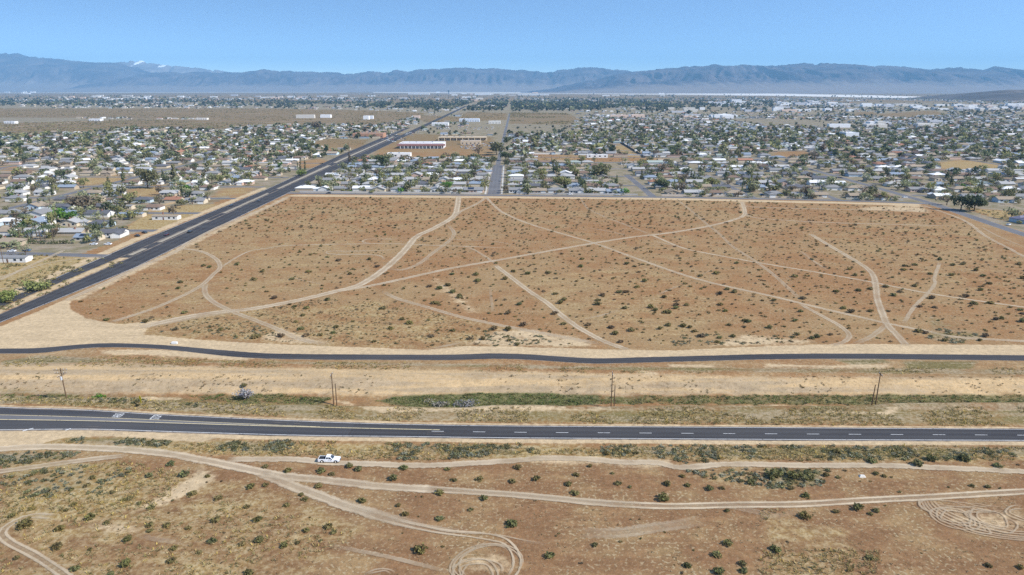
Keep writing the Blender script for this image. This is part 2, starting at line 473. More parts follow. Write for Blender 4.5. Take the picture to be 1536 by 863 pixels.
def build_ground():
    rows = [20, 60, 90]
    y = 100.0
    while y < 32500:
        rows.append(y)
        y += 0.62 if y < 262 else 1.6 if y < 420 else 2.6 if y < 720 else y * 0.0055 if y < 9000 else y * 0.03
    rows = [-3000, -600, -150] + rows
    R = np.array(rows); cols = np.linspace(-1, 1, 341)
    cols = np.sign(cols) * np.abs(cols) ** 1.05
    half = 1.15 * np.maximum(R, 40) + 60
    half[:3] = 4000
    half[R > 9000] *= 1.3
    Y, U = np.meshgrid(R, cols, indexing='ij')
    X = U * half[:, None]
    Z = height(X, Y)
    za = np.zeros(X.shape + (4,)); zb = za.copy(); zc = za.copy()
    pm = lambda pts, f: poly_mask(X, Y, pts, f)
    big = vnoise(X / 60, Y / 60, 3)
    # foreground soil: darker and redder than the field
    za[..., 0] = sstep(172, 160, Y) * (0.9)
    # pale packed ground
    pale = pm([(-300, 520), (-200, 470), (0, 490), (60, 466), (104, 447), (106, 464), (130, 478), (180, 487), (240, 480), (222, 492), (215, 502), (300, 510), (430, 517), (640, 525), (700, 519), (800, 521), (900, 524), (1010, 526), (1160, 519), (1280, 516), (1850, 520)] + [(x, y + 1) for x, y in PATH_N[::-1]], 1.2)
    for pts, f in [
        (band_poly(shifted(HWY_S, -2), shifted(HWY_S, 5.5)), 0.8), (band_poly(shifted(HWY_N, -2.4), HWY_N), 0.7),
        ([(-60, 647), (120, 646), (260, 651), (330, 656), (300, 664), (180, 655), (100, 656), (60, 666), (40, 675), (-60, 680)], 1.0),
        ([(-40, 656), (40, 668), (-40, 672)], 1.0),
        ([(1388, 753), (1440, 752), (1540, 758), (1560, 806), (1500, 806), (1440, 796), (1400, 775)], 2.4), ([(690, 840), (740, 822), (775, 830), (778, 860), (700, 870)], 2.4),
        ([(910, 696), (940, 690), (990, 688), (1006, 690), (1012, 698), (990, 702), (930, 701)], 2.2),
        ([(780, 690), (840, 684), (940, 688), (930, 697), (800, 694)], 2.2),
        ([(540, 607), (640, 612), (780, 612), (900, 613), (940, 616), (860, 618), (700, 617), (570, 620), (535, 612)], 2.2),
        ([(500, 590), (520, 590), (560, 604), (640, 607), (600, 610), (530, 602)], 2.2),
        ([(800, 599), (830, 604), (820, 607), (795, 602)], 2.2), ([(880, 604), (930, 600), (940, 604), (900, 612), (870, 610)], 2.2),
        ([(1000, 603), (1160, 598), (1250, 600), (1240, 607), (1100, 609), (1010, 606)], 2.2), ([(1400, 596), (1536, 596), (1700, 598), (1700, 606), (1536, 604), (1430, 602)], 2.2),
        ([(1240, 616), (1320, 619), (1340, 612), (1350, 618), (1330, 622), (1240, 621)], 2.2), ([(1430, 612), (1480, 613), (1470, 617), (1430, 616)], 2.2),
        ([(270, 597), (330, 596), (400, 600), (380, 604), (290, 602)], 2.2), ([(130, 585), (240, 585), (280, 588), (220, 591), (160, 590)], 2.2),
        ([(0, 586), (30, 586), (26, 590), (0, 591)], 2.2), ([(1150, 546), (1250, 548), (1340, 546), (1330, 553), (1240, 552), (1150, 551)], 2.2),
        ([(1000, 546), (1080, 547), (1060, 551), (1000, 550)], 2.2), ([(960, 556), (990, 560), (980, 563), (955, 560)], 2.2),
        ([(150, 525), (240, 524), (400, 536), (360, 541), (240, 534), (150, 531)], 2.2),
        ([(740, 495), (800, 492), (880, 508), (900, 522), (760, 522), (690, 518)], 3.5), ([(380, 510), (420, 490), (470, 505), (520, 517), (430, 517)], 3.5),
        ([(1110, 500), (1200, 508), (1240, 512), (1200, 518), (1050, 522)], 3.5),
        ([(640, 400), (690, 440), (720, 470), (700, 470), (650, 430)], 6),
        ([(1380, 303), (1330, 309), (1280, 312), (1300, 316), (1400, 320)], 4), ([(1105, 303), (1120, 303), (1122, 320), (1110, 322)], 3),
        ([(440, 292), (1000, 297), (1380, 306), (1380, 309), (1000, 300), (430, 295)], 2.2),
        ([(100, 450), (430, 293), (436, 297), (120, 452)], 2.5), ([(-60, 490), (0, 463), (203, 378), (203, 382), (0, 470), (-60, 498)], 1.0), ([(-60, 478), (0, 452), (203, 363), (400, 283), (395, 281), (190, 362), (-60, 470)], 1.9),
        ([(280, 720), (300, 700), (330, 715), (290, 740), (240, 760), (200, 770), (250, 735)], 2.2), ([(120, 780), (200, 790), (210, 800), (150, 795)], 2.2),  # left foreground: pale soil, with the sun's left-side brightness painted in too
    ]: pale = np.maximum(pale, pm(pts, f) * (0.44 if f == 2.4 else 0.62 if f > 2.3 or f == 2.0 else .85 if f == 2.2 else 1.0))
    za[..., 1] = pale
    # straw: dry grass on berms and verges, plus painted sun brightness at left
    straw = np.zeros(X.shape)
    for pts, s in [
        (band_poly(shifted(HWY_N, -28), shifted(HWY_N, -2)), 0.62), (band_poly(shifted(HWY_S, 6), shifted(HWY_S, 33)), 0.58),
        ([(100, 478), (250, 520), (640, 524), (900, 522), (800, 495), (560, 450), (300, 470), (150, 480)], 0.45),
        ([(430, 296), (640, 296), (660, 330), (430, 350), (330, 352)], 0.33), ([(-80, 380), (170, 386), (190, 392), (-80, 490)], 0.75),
        ([(0, 690), (180, 690), (260, 720), (180, 780), (0, 790)], 0.62), ([(-100, 780), (250, 700), (420, 730), (560, 790), (420, 900), (-100, 920)], 0.46), ([(110, 458), (430, 300), (560, 330), (480, 430), (200, 480)], 0.34),  # left field and foreground: straw cover, also lightened to paint the sun-bright left side
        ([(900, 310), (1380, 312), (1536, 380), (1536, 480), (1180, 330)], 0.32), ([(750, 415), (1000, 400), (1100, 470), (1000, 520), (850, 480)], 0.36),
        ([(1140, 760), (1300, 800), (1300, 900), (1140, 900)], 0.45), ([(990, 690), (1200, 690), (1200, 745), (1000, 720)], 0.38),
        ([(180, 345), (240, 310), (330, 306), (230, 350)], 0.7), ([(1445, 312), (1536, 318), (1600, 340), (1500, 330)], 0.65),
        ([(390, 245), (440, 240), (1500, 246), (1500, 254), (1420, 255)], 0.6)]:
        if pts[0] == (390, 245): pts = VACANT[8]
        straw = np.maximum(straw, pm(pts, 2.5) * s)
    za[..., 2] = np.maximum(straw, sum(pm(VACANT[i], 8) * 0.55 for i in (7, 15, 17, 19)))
    # the wash: pink cut bank, olive scrub, green channel
    zb[..., 1] = np.maximum(pm(band_poly([(x, y + 3) for x, y in [(-260, 543), (0, 543), (200, 541), (400, 548), (760, 553), (1160, 561), (1536, 563), (1850, 564)]], [(-260, 579), (0, 580), (400, 582), (800, 583), (1536, 583), (1850, 583)]), 2.5) * 0.82,
                            pm(band_poly(PATH_S, shifted(PATH_S, 34)), 2.0) * 0.30)
    olive = np.maximum(pm(band_poly(shifted(HWY_N, -38), shifted(HWY_N, -3)), 2.0) * 0.56, pm([(60, 533), (140, 536), (160, 544), (0, 548), (0, 541)], 1.5) * 0.8)
    for pts, s in [([(140, 537), (400, 541), (760, 545), (900, 549), (1400, 552), (1700, 554), (1700, 566), (900, 557), (600, 550), (400, 547), (140, 543)], 0.60),
                   ([(1240, 538), (1320, 537), (1340, 545), (1280, 548)], 0.85), ([(1350, 541), (1470, 541), (1460, 556), (1360, 555)], 0.75),
                   ([(-50, 590), (250, 592), (400, 600), (520, 614), (400, 622), (200, 610), (-50, 606)], 0.72),
                   ([(90, 656), (180, 655), (255, 662), (250, 671), (180, 671), (110, 664)], 0.7), ([(310, 662), (420, 660), (420, 682), (330, 678)], 0.6), ([(600, 664), (780, 666), (780, 686), (600, 682)], 0.6),
                   ([(910, 668), (1536, 668), (1700, 672), (1700, 684), (1300, 690), (910, 684)], 0.6), ([(-40, 680), (120, 678), (100, 690), (-40, 704)], 0.7), ([(0, 704), (160, 690), (140, 740), (0, 750)], 0.45),
                   ([(1140, 700), (1240, 702), (1230, 732), (1150, 735)], 0.7), ([(1040, 735), (1240, 780), (1200, 790), (1040, 750)], 0.3), ([(1390, 470), (1480, 505), (1440, 518), (1390, 510)], 0.5)]:
        olive = np.maximum(olive, pm(pts, 2.0) * s)
    zb[..., 0] = olive
    green = np.zeros(X.shape)
    for pts, s in [([(380, 582), (420, 580), (470, 584), (500, 588), (480, 597), (400, 595)], 0.62), ([(560, 590), (610, 582), (780, 579), (900, 582), (900, 596), (760, 603), (640, 604)], 0.9),
                   ([(900, 583), (1160, 582), (1536, 581), (1700, 582), (1700, 594), (1160, 598), (900, 596)], 0.58), ([(0, 580), (120, 582), (120, 592), (0, 592)], 0.45), ([(280, 581), (390, 580), (390, 597), (300, 590)], 0.6)]:
        green = np.maximum(green, pm(pts, 1.3) * s)
    zc[..., 1] = green
    # town ground and the plain beyond it
    edge = np.interp(X[0:1] * 0 + X, *np.array([(-2000, 300), (-262, 300), (-261, 655), (-210, 655), (-43, 642), (131, 630), (288, 611), (358, 592), (362, 380), (2500, 380)]).T)
    urban = sstep(-4, 4, Y - edge) * 0.72
    for v in VACANT: urban = np.minimum(urban, 1 - pm(v, 3 if world_pts(v)[:, 1].max() < 700 else 14))
    urban *= sstep(6500, 4000, Y)
    zb[..., 2] = urban
    zc[..., 0] = sstep(680, 1500, Y) * 0.8
    za[..., 3] = zb[..., 3] = zc[..., 3] = 1
    nr, nc = X.shape
    idx = np.arange(nr * nc).reshape(nr, nc)
    F = np.stack([idx[:-1, :-1], idx[:-1, 1:], idx[1:, 1:], idx[1:, :-1]], -1).reshape(-1, 4)
    V = np.stack([X, Y, Z], -1).reshape(-1, 3)
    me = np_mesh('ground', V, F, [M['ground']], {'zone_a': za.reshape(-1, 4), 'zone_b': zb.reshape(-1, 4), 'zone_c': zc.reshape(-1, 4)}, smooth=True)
    tag(link('ground', me), kind='structure')
build_ground()

# ------------------------------------------------------------------ roads, tracks, markings
def smooth_line(P, step):
    P = np.asarray(P, float)
    if len(P) == 2: P = np.vstack([P[0], P.mean(0), P[1]])
    Q = np.vstack([2 * P[0] - P[1], P, 2 * P[-1] - P[-2]])
    out = []
    for i in range(1, len(Q) - 2):
        p0, p1, p2, p3 = Q[i - 1], Q[i], Q[i + 1], Q[i + 2]
        n = max(2, int(np.linalg.norm(p2 - p1) / step))
        t = np.linspace(0, 1, n, endpoint=False)[:, None]
        out.append(0.5 * (2 * p1 + (p2 - p0) * t + (2 * p0 - 5 * p1 + 4 * p2 - p3) * t * t + (3 * p1 - p0 - 3 * p2 + p3) * t ** 3))
    return np.vstack(out + [P[-1:]])

LIFT = [0.030]
def ribbon(name, P, width, mat, strength=1.0, rut=0.0, fade=(0.0, 0.0), cols=6, lift=None, solid=False, two_sided_u=True):
    """a strip laid on the terrain along world points P; width a number or one per point"""
    P = np.asarray(P); n = len(P)
    T = np.gradient(P, axis=0); T /= np.linalg.norm(T, axis=1)[:, None] + 1e-9
    N = np.stack([-T[:, 1], T[:, 0]], 1)
    w = np.broadcast_to(np.asarray(width, float), (n,)) / 2
    u = np.linspace(-1, 1, cols)
    XY = P[:, None, :] + N[:, None, :] * (u[None, :, None] * w[:, None, None])
    if lift is None:
        LIFT[0] += 0.0025; lift = LIFT[0]
    Z = height(XY[..., 0], XY[..., 1]) + lift
    V = np.concatenate([XY, Z[..., None]], -1).reshape(-1, 3)
    idx = np.arange(n * cols).reshape(n, cols)
    F = np.stack([idx[:-1, :-1], idx[1:, :-1], idx[1:, 1:], idx[:-1, 1:]], -1).reshape(-1, 4)
    F = F[:, ::-1]
    s = np.full(n, strength)
    L = np.concatenate([[0], np.cumsum(np.linalg.norm(np.diff(P, axis=0), axis=1))])
    if fade[0]: s = s * np.clip(L / fade[0], 0, 1)
    if fade[1]: s = s * np.clip((L[-1] - L) / fade[1], 0, 1)
    c = np.zeros((n, cols, 4)); c[..., 0] = np.abs(u)[None] if not solid else (u[None] + 1) / 2
    c[..., 1] = s[:, None]; c[..., 2] = rut; c[..., 3] = 1
    me = np_mesh(name, V, F, [mat], {'track': c.reshape(-1, 4)}, smooth=True)
    return tag(link(name, me), kind='structure')

def road_between(name, n_pts, s_pts, mat, lift=0.012, cols=9, step=3.0, xs=None):
    A, B = world_pts(n_pts), world_pts(s_pts)
    A, B = smooth_line(A, 6), smooth_line(B, 6)
    axis = 0 if np.ptp(A[:, 0]) > np.ptp(A[:, 1]) else 1
    oa, ob = A[A[:, axis].argsort()], B[B[:, axis].argsort()]
    lo, hi = max(oa[0, axis], ob[0, axis]), min(oa[-1, axis], ob[-1, axis])
    q = np.arange(lo, hi, step); o = 1 - axis
    qa, qb = np.interp(q, oa[:, axis], oa[:, o]), np.interp(q, ob[:, axis], ob[:, o])
    mid = np.stack([q, (qa + qb) / 2] if axis == 0 else [(qa + qb) / 2, q], 1)
    return ribbon(name, mid, np.abs(qa - qb), mat, cols=cols, lift=lift, solid=True), mid, np.abs(qa - qb)

_, HWY_MID, HWY_W = road_between('highway', HWY_N, HWY_S, M['asphalt'], 0.012)
_, _, _ = road_between('bike_path', PATH_N, PATH_S, M['asphalt'], 0.012)
# the older, paler asphalt of the left end
k = HWY_MID[:, 0] < ground_xy(537, 645)[0]
ribbon('highway', HWY_MID[k], HWY_W[k] - 0.06, M['asphalt_old'], cols=9, lift=0.018, solid=True)
for pts_, w_ in (([(402, 635.3), (415, 635.8), (430, 636.3)], 1.9), ([(440, 637.2), (449, 637.5)], 1.5), ([(300, 644.5), (322, 645.6)], 1.6), ([(120, 641), (150, 642.2)], 1.2), ([(640, 650), (668, 650.6)], 1.4)):
    ribbon('asphalt_patch', smooth_line(world_pts(pts_), 1.0), w_, M['asphalt'], cols=5, lift=0.0215, solid=True)
BR_L = [(-60, 498), (0, 471), (203, 382.5), (400, 292.6), (520, 238.5), (620, 193.5), (700, 157.5)]
BR_R = [(-60, 511), (0, 484.5), (203, 402), (400, 305.6), (525, 246), (623, 199), (702, 159.5)]
BL_L = [(-60, 480), (0, 453), (203, 364), (400, 284), (510, 233), (615, 189)]
BL_R = [(-60, 488), (0, 462), (203, 377), (400, 290), (515, 236), (618, 191)]
def world_road(name, L, R, mat, lift, step=6.0):
    A, B = world_pts(L), world_pts(R)
    q = np.concatenate([np.arange(A[0, 1], 1500, step), np.arange(1500, min(A[-1, 1], B[-1, 1]), 40)])
    fa, fb = np.interp(q, A[:, 1], A[:, 0]), np.interp(q, B[:, 1], B[:, 0])
    mid = np.stack([(fa + fb) / 2, q], 1)
    w = np.minimum(np.abs(fb - fa), 17)
    ribbon(name, mid, w, mat, cols=7, lift=lift, solid=True)
    return mid, w
BR_MID, BR_W = world_road('boulevard', BR_L, BR_R, M['asphalt'], 0.012)
BL_MID, BL_W = world_road('boulevard', BL_L, BL_R, M['asphalt'], 0.013)

mq = np.arange(395, 1500, 6.0)
ma, mb_ = np.interp(mq, BL_MID[:, 1], BL_MID[:, 0] + BL_W / 2 - .4), np.interp(mq, BR_MID[:, 1], BR_MID[:, 0] - BR_W / 2 + .4)
ribbon('boulevard', np.stack([(ma + mb_) / 2, mq], 1), np.maximum(mb_ - ma, 1), M['asphalt'], cols=7, lift=0.010, solid=True)
for y0_, y1_ in ((400, 424), (436, 520), (540, 655), (680, 900), (925, 1450)):
    k_ = (mq >= y0_) & (mq <= y1_)
    ribbon('median', np.stack([(ma + mb_) / 2, mq], 1)[k_], np.clip((mb_ - ma)[k_] * .55, 2.2, 5), M['median'], cols=3, lift=0.09, solid=True)
def straight(name, pts, width, mat, lift=0.014, step=8.0):
    return ribbon(name, smooth_line(np.asarray(pts, float), step), width, mat, cols=5, lift=lift, solid=True)
def edge_y(x): return float(np.interp(x, [-215, -43, 131, 288, 367], [655, 642, 630, 611, 592]))
straight('street', [(-215, 655), (-43, 642), (131, 630), (288, 611), (367, 592)], 8.5, M['street'], 0.014)
straight('street', [(-17.5, 646), (-18.5, 905)], 13, M['street'], 0.019)
straight('street', [(-18.5, 905), (-16, 1550), (-9, 2800)], 6.5, M['street'], 0.019)
straight('sidewalk', [(-25.4, 648), (-26.4, 900)], 1.9, M['concrete'], 0.10)
straight('sidewalk', [(-9.8, 648), (-10.6, 900)], 1.7, M['concrete'], 0.10)
straight('street', [(367, 592), (362, 545), (352.9, 462), (350, 380), (349, 330)], 9.5, M['street'], 0.019)
straight('street', [(367, 592), (370, 760), (372, 1100)], 8.5, M['street'], 0.024)
for x0, y0, x1, y1 in [(131, 634, 133, 800), (222, 622, 224, 800), (294, 612, 300, 800)]:
    straight('street', [(x0, y0), (x1, y1)], 7.5, M['street'], 0.019)
STREETS_A = [722, 798, 874, 950]
for y in STREETS_A:
    straight('street', [(-218, y), (-26, y)], 7.5, M['street'], 0.024)
    straight('street', [(-10, y - 8), (372, y - 26)], 7.5, M['street'], 0.024)
STREETS_C = [405, 475, 545, 621, 697, 773, 849, 925]
for y in STREETS_C:
    straight('street', [(-243 if y == 405 else -252, y - 6 if y == 405 else y), (-330, y + 2), (-330 - 0.75 * y, y + 14)], 8, M['street'], 0.024)
for x in (-420, -640):
    straight('street', [(x, 470 if x > -500 else 700), (x - 10, 1100)], 8, M['street'], 0.029)
for y in (700, 780, 860):
    straight('street', [(376, y - 60), (460, y - 60), (900, y - 40)], 8, M['street'], 0.024)
for y in np.arange(1010, 2600, 110):
    straight('street', [(0, y), (0.85 * y, y - 20)], 7, M['street'], 0.024, 30)
    if y > 1250 : straight('street', [(-0.85 * y, y + 60), (-262, y + 60)], 9, M['street'], 0.024, 30)
for x in (480, 640, 800, 980, 1180):
    straight('street', [(x, max(700, x * 1.25)), (x, 2600)], 6.5, M['street'], 0.029, 30)

# markings of the highway
def offset_line(mid, width, f, x0=None, x1=None):
    """line at fraction f (-1 south edge, 1 north edge) of the highway"""
    P = mid.copy(); P[:, 1] = mid[:, 1] + f * width / 2
    if x0 is not None: P = P[(P[:, 0] >= x0) & (P[:, 0] <= x1)]
    return P
XP = lambda px, py=645: ground_xy(px, py)[0]
def marking(P, w, mat, lift=0.026): ribbon('road_marking', P, w, M[mat], cols=2, lift=lift)
marking(offset_line(HWY_MID, HWY_W - 1.1, 1), 0.15, 'mark_white')
marking(offset_line(HWY_MID, HWY_W - 1.7, -1), 0.19, 'mark_white')
L1 = smooth_line(world_pts([(-200, 627), (0, 629.5), (160, 632), (400, 639), (545, 642.6), (660, 645)]), 4)
L2 = smooth_line(world_pts([(-200, 621), (0, 622.5), (160, 627), (300, 633), (400, 637.3), (480, 640.6)]), 4)
marking(L1, 0.34, 'mark_yellow'); marking(L2, 0.22, 'mark_yellow', 0.0285)
wash_l = np.stack([L2[:, 0], np.interp(L2[:, 0], L1[:, 0], L1[:, 1])], 1)
ribbon('dusty_median', (L2 + wash_l) / 2, np.maximum(0.05, np.abs(L2[:, 1] - wash_l[:, 1]) - 0.3), M['street'], cols=3, lift=0.022, solid=True)
x = XP(648)
while x < XP(1850):
    yc = np.interp([x, x + 3.6], HWY_MID[:, 0], HWY_MID[:, 1] - 0.1)
    marking(np.array([(x, yc[0]), (x + 1.8, yc.mean()), (x + 3.6, yc[1])]), 0.17, 'mark_white'); x += 12.19
for a, b in (((34, 646.8), (50, 642.6)), ((98, 645.8), (106, 643.2))):
    marking(smooth_line(world_pts([a, b]), 1), 0.4, 'mark_white', 0.031)
for sgn, mid, w in ((1, BR_MID, BR_W), (-1, BL_MID, BL_W)):
    P = mid.copy(); P[:, 0] += sgn * (w / 2 - 0.7); P = P[P[:, 1] < 900]
    marking(P, 0.18, 'mark_white')

def word_on_road(text, px, py):
    """lettering laid flat for traffic that drives towards -X: letter tops point to -X"""
    cu = bpy.data.curves.new('lettering', 'FONT'); cu.body = text; cu.align_x = 'CENTER'; cu.size = 1.0
    o = bpy.data.objects.new('lettering', cu); COL.objects.link(o)
    dg = bpy.context.evaluated_depsgraph_get()
    me = bpy.data.meshes.new_from_object(o.evaluated_get(dg)); bpy.data.objects.remove(o)
    co = np.zeros(len(me.vertices) * 3); me.vertices.foreach_get('co', co); co = co.reshape(-1, 3)
    wx, hy = np.ptp(co[:, 0]), np.ptp(co[:, 1])
    cx, cy = ground_xy(px, py)
    new = np.stack([cx - co[:, 1] / hy * 2.9, cy + (co[:, 0]) / wx * 2.7, np.full(len(co), 0.028)], 1)
    me.vertices.foreach_set('co', new.ravel()); me.update()
    me.materials.append(M['mark_white'])
    tag(link('road_lettering', me), kind='structure')
word_on_road('STOP', 241, 626.2)
word_on_road('AHEAD', 184, 623.4)

# dirt tracks: (photograph pixels, width m, strength, two-rut share)
TRACKS = [
    ([(205, 492), (300, 472), (380, 463), (450, 450), (500, 438), (540, 427), (575, 405), (605, 378), (625, 355), (650, 343), (680, 325), (686, 310), (688, 294)], 6.5, .92, 0),
    ([(500, 438), (560, 428), (620, 415), (680, 402), (760, 388), (850, 372), (940, 357), (1000, 350), (1060, 340), (1100, 330), (1117, 321), (1113, 303)], 4.2, .85, 0),
    ([(731, 295), (715, 306), (690, 318), (676, 330)], 4.0, .7, 0),
    ([(728, 295), (745, 312), (760, 322), (800, 338), (888, 364), (955, 388), (1047, 419), (1160, 445), (1225, 461), (1303, 479), (1334, 486), (1386, 496), (1436, 506), (1536, 512), (1700, 522)], 3.2, .8, 0),
    ([(872, 299), (881, 312), (906, 325), (948, 341), (976, 352)], 3.0, .4, 0),
    ([(976, 352), (1021, 371), (1060, 380), (1136, 394), (1227, 409), (1305, 423), (1386, 439), (1457, 450), (1536, 461), (1700, 484)], 2.8, .75, 0),
    ([(1015, 299), (1044, 322), (1062, 338), (1078, 350), (1099, 370), (1130, 390), (1160, 412), (1199, 448)], 3.0, .5, 0),
    ([(742, 398), (752, 405), (794, 437), (820, 454), (846, 476), (872, 494), (906, 512), (945, 526)], 4.0, .85, 0),
    ([(573, 437), (596, 448), (641, 461), (693, 476), (755, 489), (807, 499), (851, 507), (910, 518)], 3.6, .62, 0),
    ([(1215, 351), (1240, 366), (1272, 385), (1298, 401), (1311, 416), (1316, 448), (1324, 471), (1331, 487), (1345, 502), (1360, 519)], 4.2, .75, 0),
    ([(1331, 485), (1318, 497), (1303, 507), (1280, 517)], 3.2, .6, 0),
    ([(1200, 456), (1214, 464), (1240, 478), (1261, 490), (1274, 503), (1266, 513), (1245, 519)], 3.0, .75, 0),
    ([(1410, 393), (1402, 416), (1402, 427), (1389, 443), (1371, 461), (1355, 486)], 2.4, .6, 0),
    ([(1116, 318), (1135, 327), (1240, 334), (1345, 337), (1425, 339)], 3.4, .65, 0),
    ([(1114, 307), (1136, 311), (1292, 315), (1397, 316)], 4.0, .6, 0),
    ([(1384, 308), (1444, 330), (1478, 354), (1514, 373), (1536, 385), (1650, 440)], 3.2, .7, 0),
    ([(262, 372), (300, 377), (323, 388), (330, 401), (321, 411), (300, 430), (261, 450), (222, 466), (165, 484)], 3.6, .72, 0),
    ([(328, 404), (352, 388), (375, 377), (400, 373), (435, 368.5), (547, 366), (589, 366), (641, 368), (758, 372)], 2.4, .6, 0),
    ([(602, 359), (575, 359), (552, 359), (544, 363), (562, 366.5)], 1.9, .65, 0), ([(640, 359.5), (720, 361), (762, 366), (764, 371)], 1.7, .4, 0),
    ([(596, 375), (536, 377), (497, 377), (490, 380), (510, 382), (549, 382), (570, 384), (577, 390)], 2.0, .65, 0),
    ([(672, 338), (680, 347), (680, 354), (672, 363), (649, 380), (628, 396), (604, 405), (580, 403)], 3.6, .55, 0),
    ([(308, 424), (308, 440), (321, 454), (352, 469), (381, 480), (416, 494), (450, 509), (495, 518)], 3.8, .65, 0),
    ([(210, 494), (248, 486), (300, 476), (358, 468)], 3.0, .6, 0),
    ([(96, 452), (146, 430), (209, 401), (261, 379), (287, 362), (339, 336), (400, 312), (432, 296)], 4.4, .78, 0),
    ([(985, 443), (1020, 428)], 2.0, .5, 0), ([(872, 480), (900, 474), (930, 465)], 2.0, .5, 0), ([(1050, 413), (1072, 403)], 2, .35, 0),
    ([(877, 342), (906, 346), (948, 355)], 2.2, .4, 0), ([(979, 362), (1021, 371)], 2.2, .45, 0), ([(1201, 377), (1222, 393), (1242, 406)], 2.4, .45, 0),
    ([(693, 370), (711, 375), (732, 388), (745, 398)], 2.6, .45, 0), ([(735, 430), (737, 450), (740, 470)], 2.0, .3, 0), ([(430, 414), (450, 420), (490, 428)], 1.6, .35, 0),
    ([(1470, 340), (1500, 356), (1540, 372)], 2.4, .4, 0), ([(640, 525), (690, 515), (700, 513)], 2.4, .6, 0),
    ([(-60, 197), (0, 192.5), (60, 188), (130, 182.5), (200, 180), (330, 178.5)], 12, .8, 0), ([(60, 172), (200, 168), (400, 171)], 14, .5, 0), ([(330, 190), (420, 183), (560, 176)], 10, .6, 0),
    # left of the boulevard
    ([(-60, 445), (0, 420), (52, 396), (98, 375)], 3.4, .75, 0), ([(-60, 436), (20, 410), (70, 396), (120, 388), (165, 384)], 3.0, .6, 0), ([(-40, 440), (40, 428)], 2.6, .5, 0),
    # foreground
    ([(-120, 680), (0, 674), (60, 671), (150, 673), (240, 680), (300, 690), (360, 702), (420, 714), (500, 722), (580, 731), (660, 735)], 4.6, .95, 0),
    ([(640, 734), (760, 742), (830, 748), (900, 755), (1000, 760), (1100, 758), (1200, 757), (1300, 751), (1400, 746), (1536, 738), (1700, 730)], 3.7, .95, .7),
    ([(640, 734), (760, 742), (830, 748), (900, 754), (960, 757)], 3.4, .6, 0),
    ([(390, 710), (440, 730), (480, 745), (520, 760), (560, 772)], 4.6, .85, 0),
    ([(540, 767), (580, 779), (620, 789), (660, 796), (700, 801)], 3.6, .6, .8),
    ([(590, 780), (640, 791), (680, 797), (720, 800), (752, 806), (768, 816), (779, 832), (781, 850), (772, 866), (755, 880)], .75, .8, 0), ([(590, 785), (640, 797), (680, 803), (705, 806), (740, 812), (757, 817), (768, 832), (770, 850), (760, 868)], .7, .75, 0),
    ([(600, 781), (660, 796), (700, 800.5), (745, 803), (790, 812), (822, 816)], .6, .6, 0),
    ([(500, 750), (560, 772), (600, 783), (640, 790)], 5.0, .55, 0),
    ([(340, 690), (445, 690), (484, 694), (563, 697), (641, 699), (719, 695), (780, 691), (812, 688), (877, 689), (930, 694), (987, 695), (1021, 702), (1099, 697), (1214, 699), (1319, 699), (1397, 702), (1536, 708), (1700, 714)], 3.6, .85, .15),
    ([(-100, 722), (0, 708), (60, 700), (120, 692), (190, 684)], 3.4, .8, 0),
    ([(84, 776), (47, 775), (16, 787), (3, 801), (16, 815), (47, 831), (73, 847), (96, 863), (130, 890)], 2.9, .8, .7),
    ([(84, 776), (65, 786)], 2, .5, 0),
    ([(859, 800), (927, 800), (987, 792), (1060, 781)], 5.0, .45, .4), ([(773, 814), (799, 815), (823, 819)], 1.2, .6, 0),
    ([(487, 818), (542, 828), (590, 838), (680, 860)], 1.6, .5, 0), ([(508, 742), (506, 733), (523, 727), (560, 724)], 1.5, .55, 0), ([(530, 796), (531, 780), (526, 770)], 1.5, .45, 0),
    ([(462, 727), (463, 735), (470, 740)], 1.3, .5, 0), ([(1352, 802), (1386, 805), (1423, 815)], 1.4, .45, 0), ([(200, 803), (235, 810), (280, 816)], 2, .55, 0), ([(150, 748), (190, 738), (230, 730)], 2.2, .5, 0),
    ([(320, 795), (350, 792), (372, 793)], 1.6, .45, 0), ([(1060, 752), (1140, 770), (1180, 778)], 3, .3, 0), ([(1136, 780), (1180, 772), (1200, 766)], 2.4, .35, 0),
]
for pts, w, s, rut in TRACKS:
    if rut == 0 and w >= 3.0 and world_pts(pts)[:, 1].max() < 700: rut = .32
    W = world_pts(pts)
    step = 1.2 if W[:, 1].max() < 180 else 2.0
    ribbon('dirt_track', smooth_line(W, step), w * 0.92, M['track'], s, rut, (10 if s < .7 else 3, 10 if s < .7 else 3), cols=11)

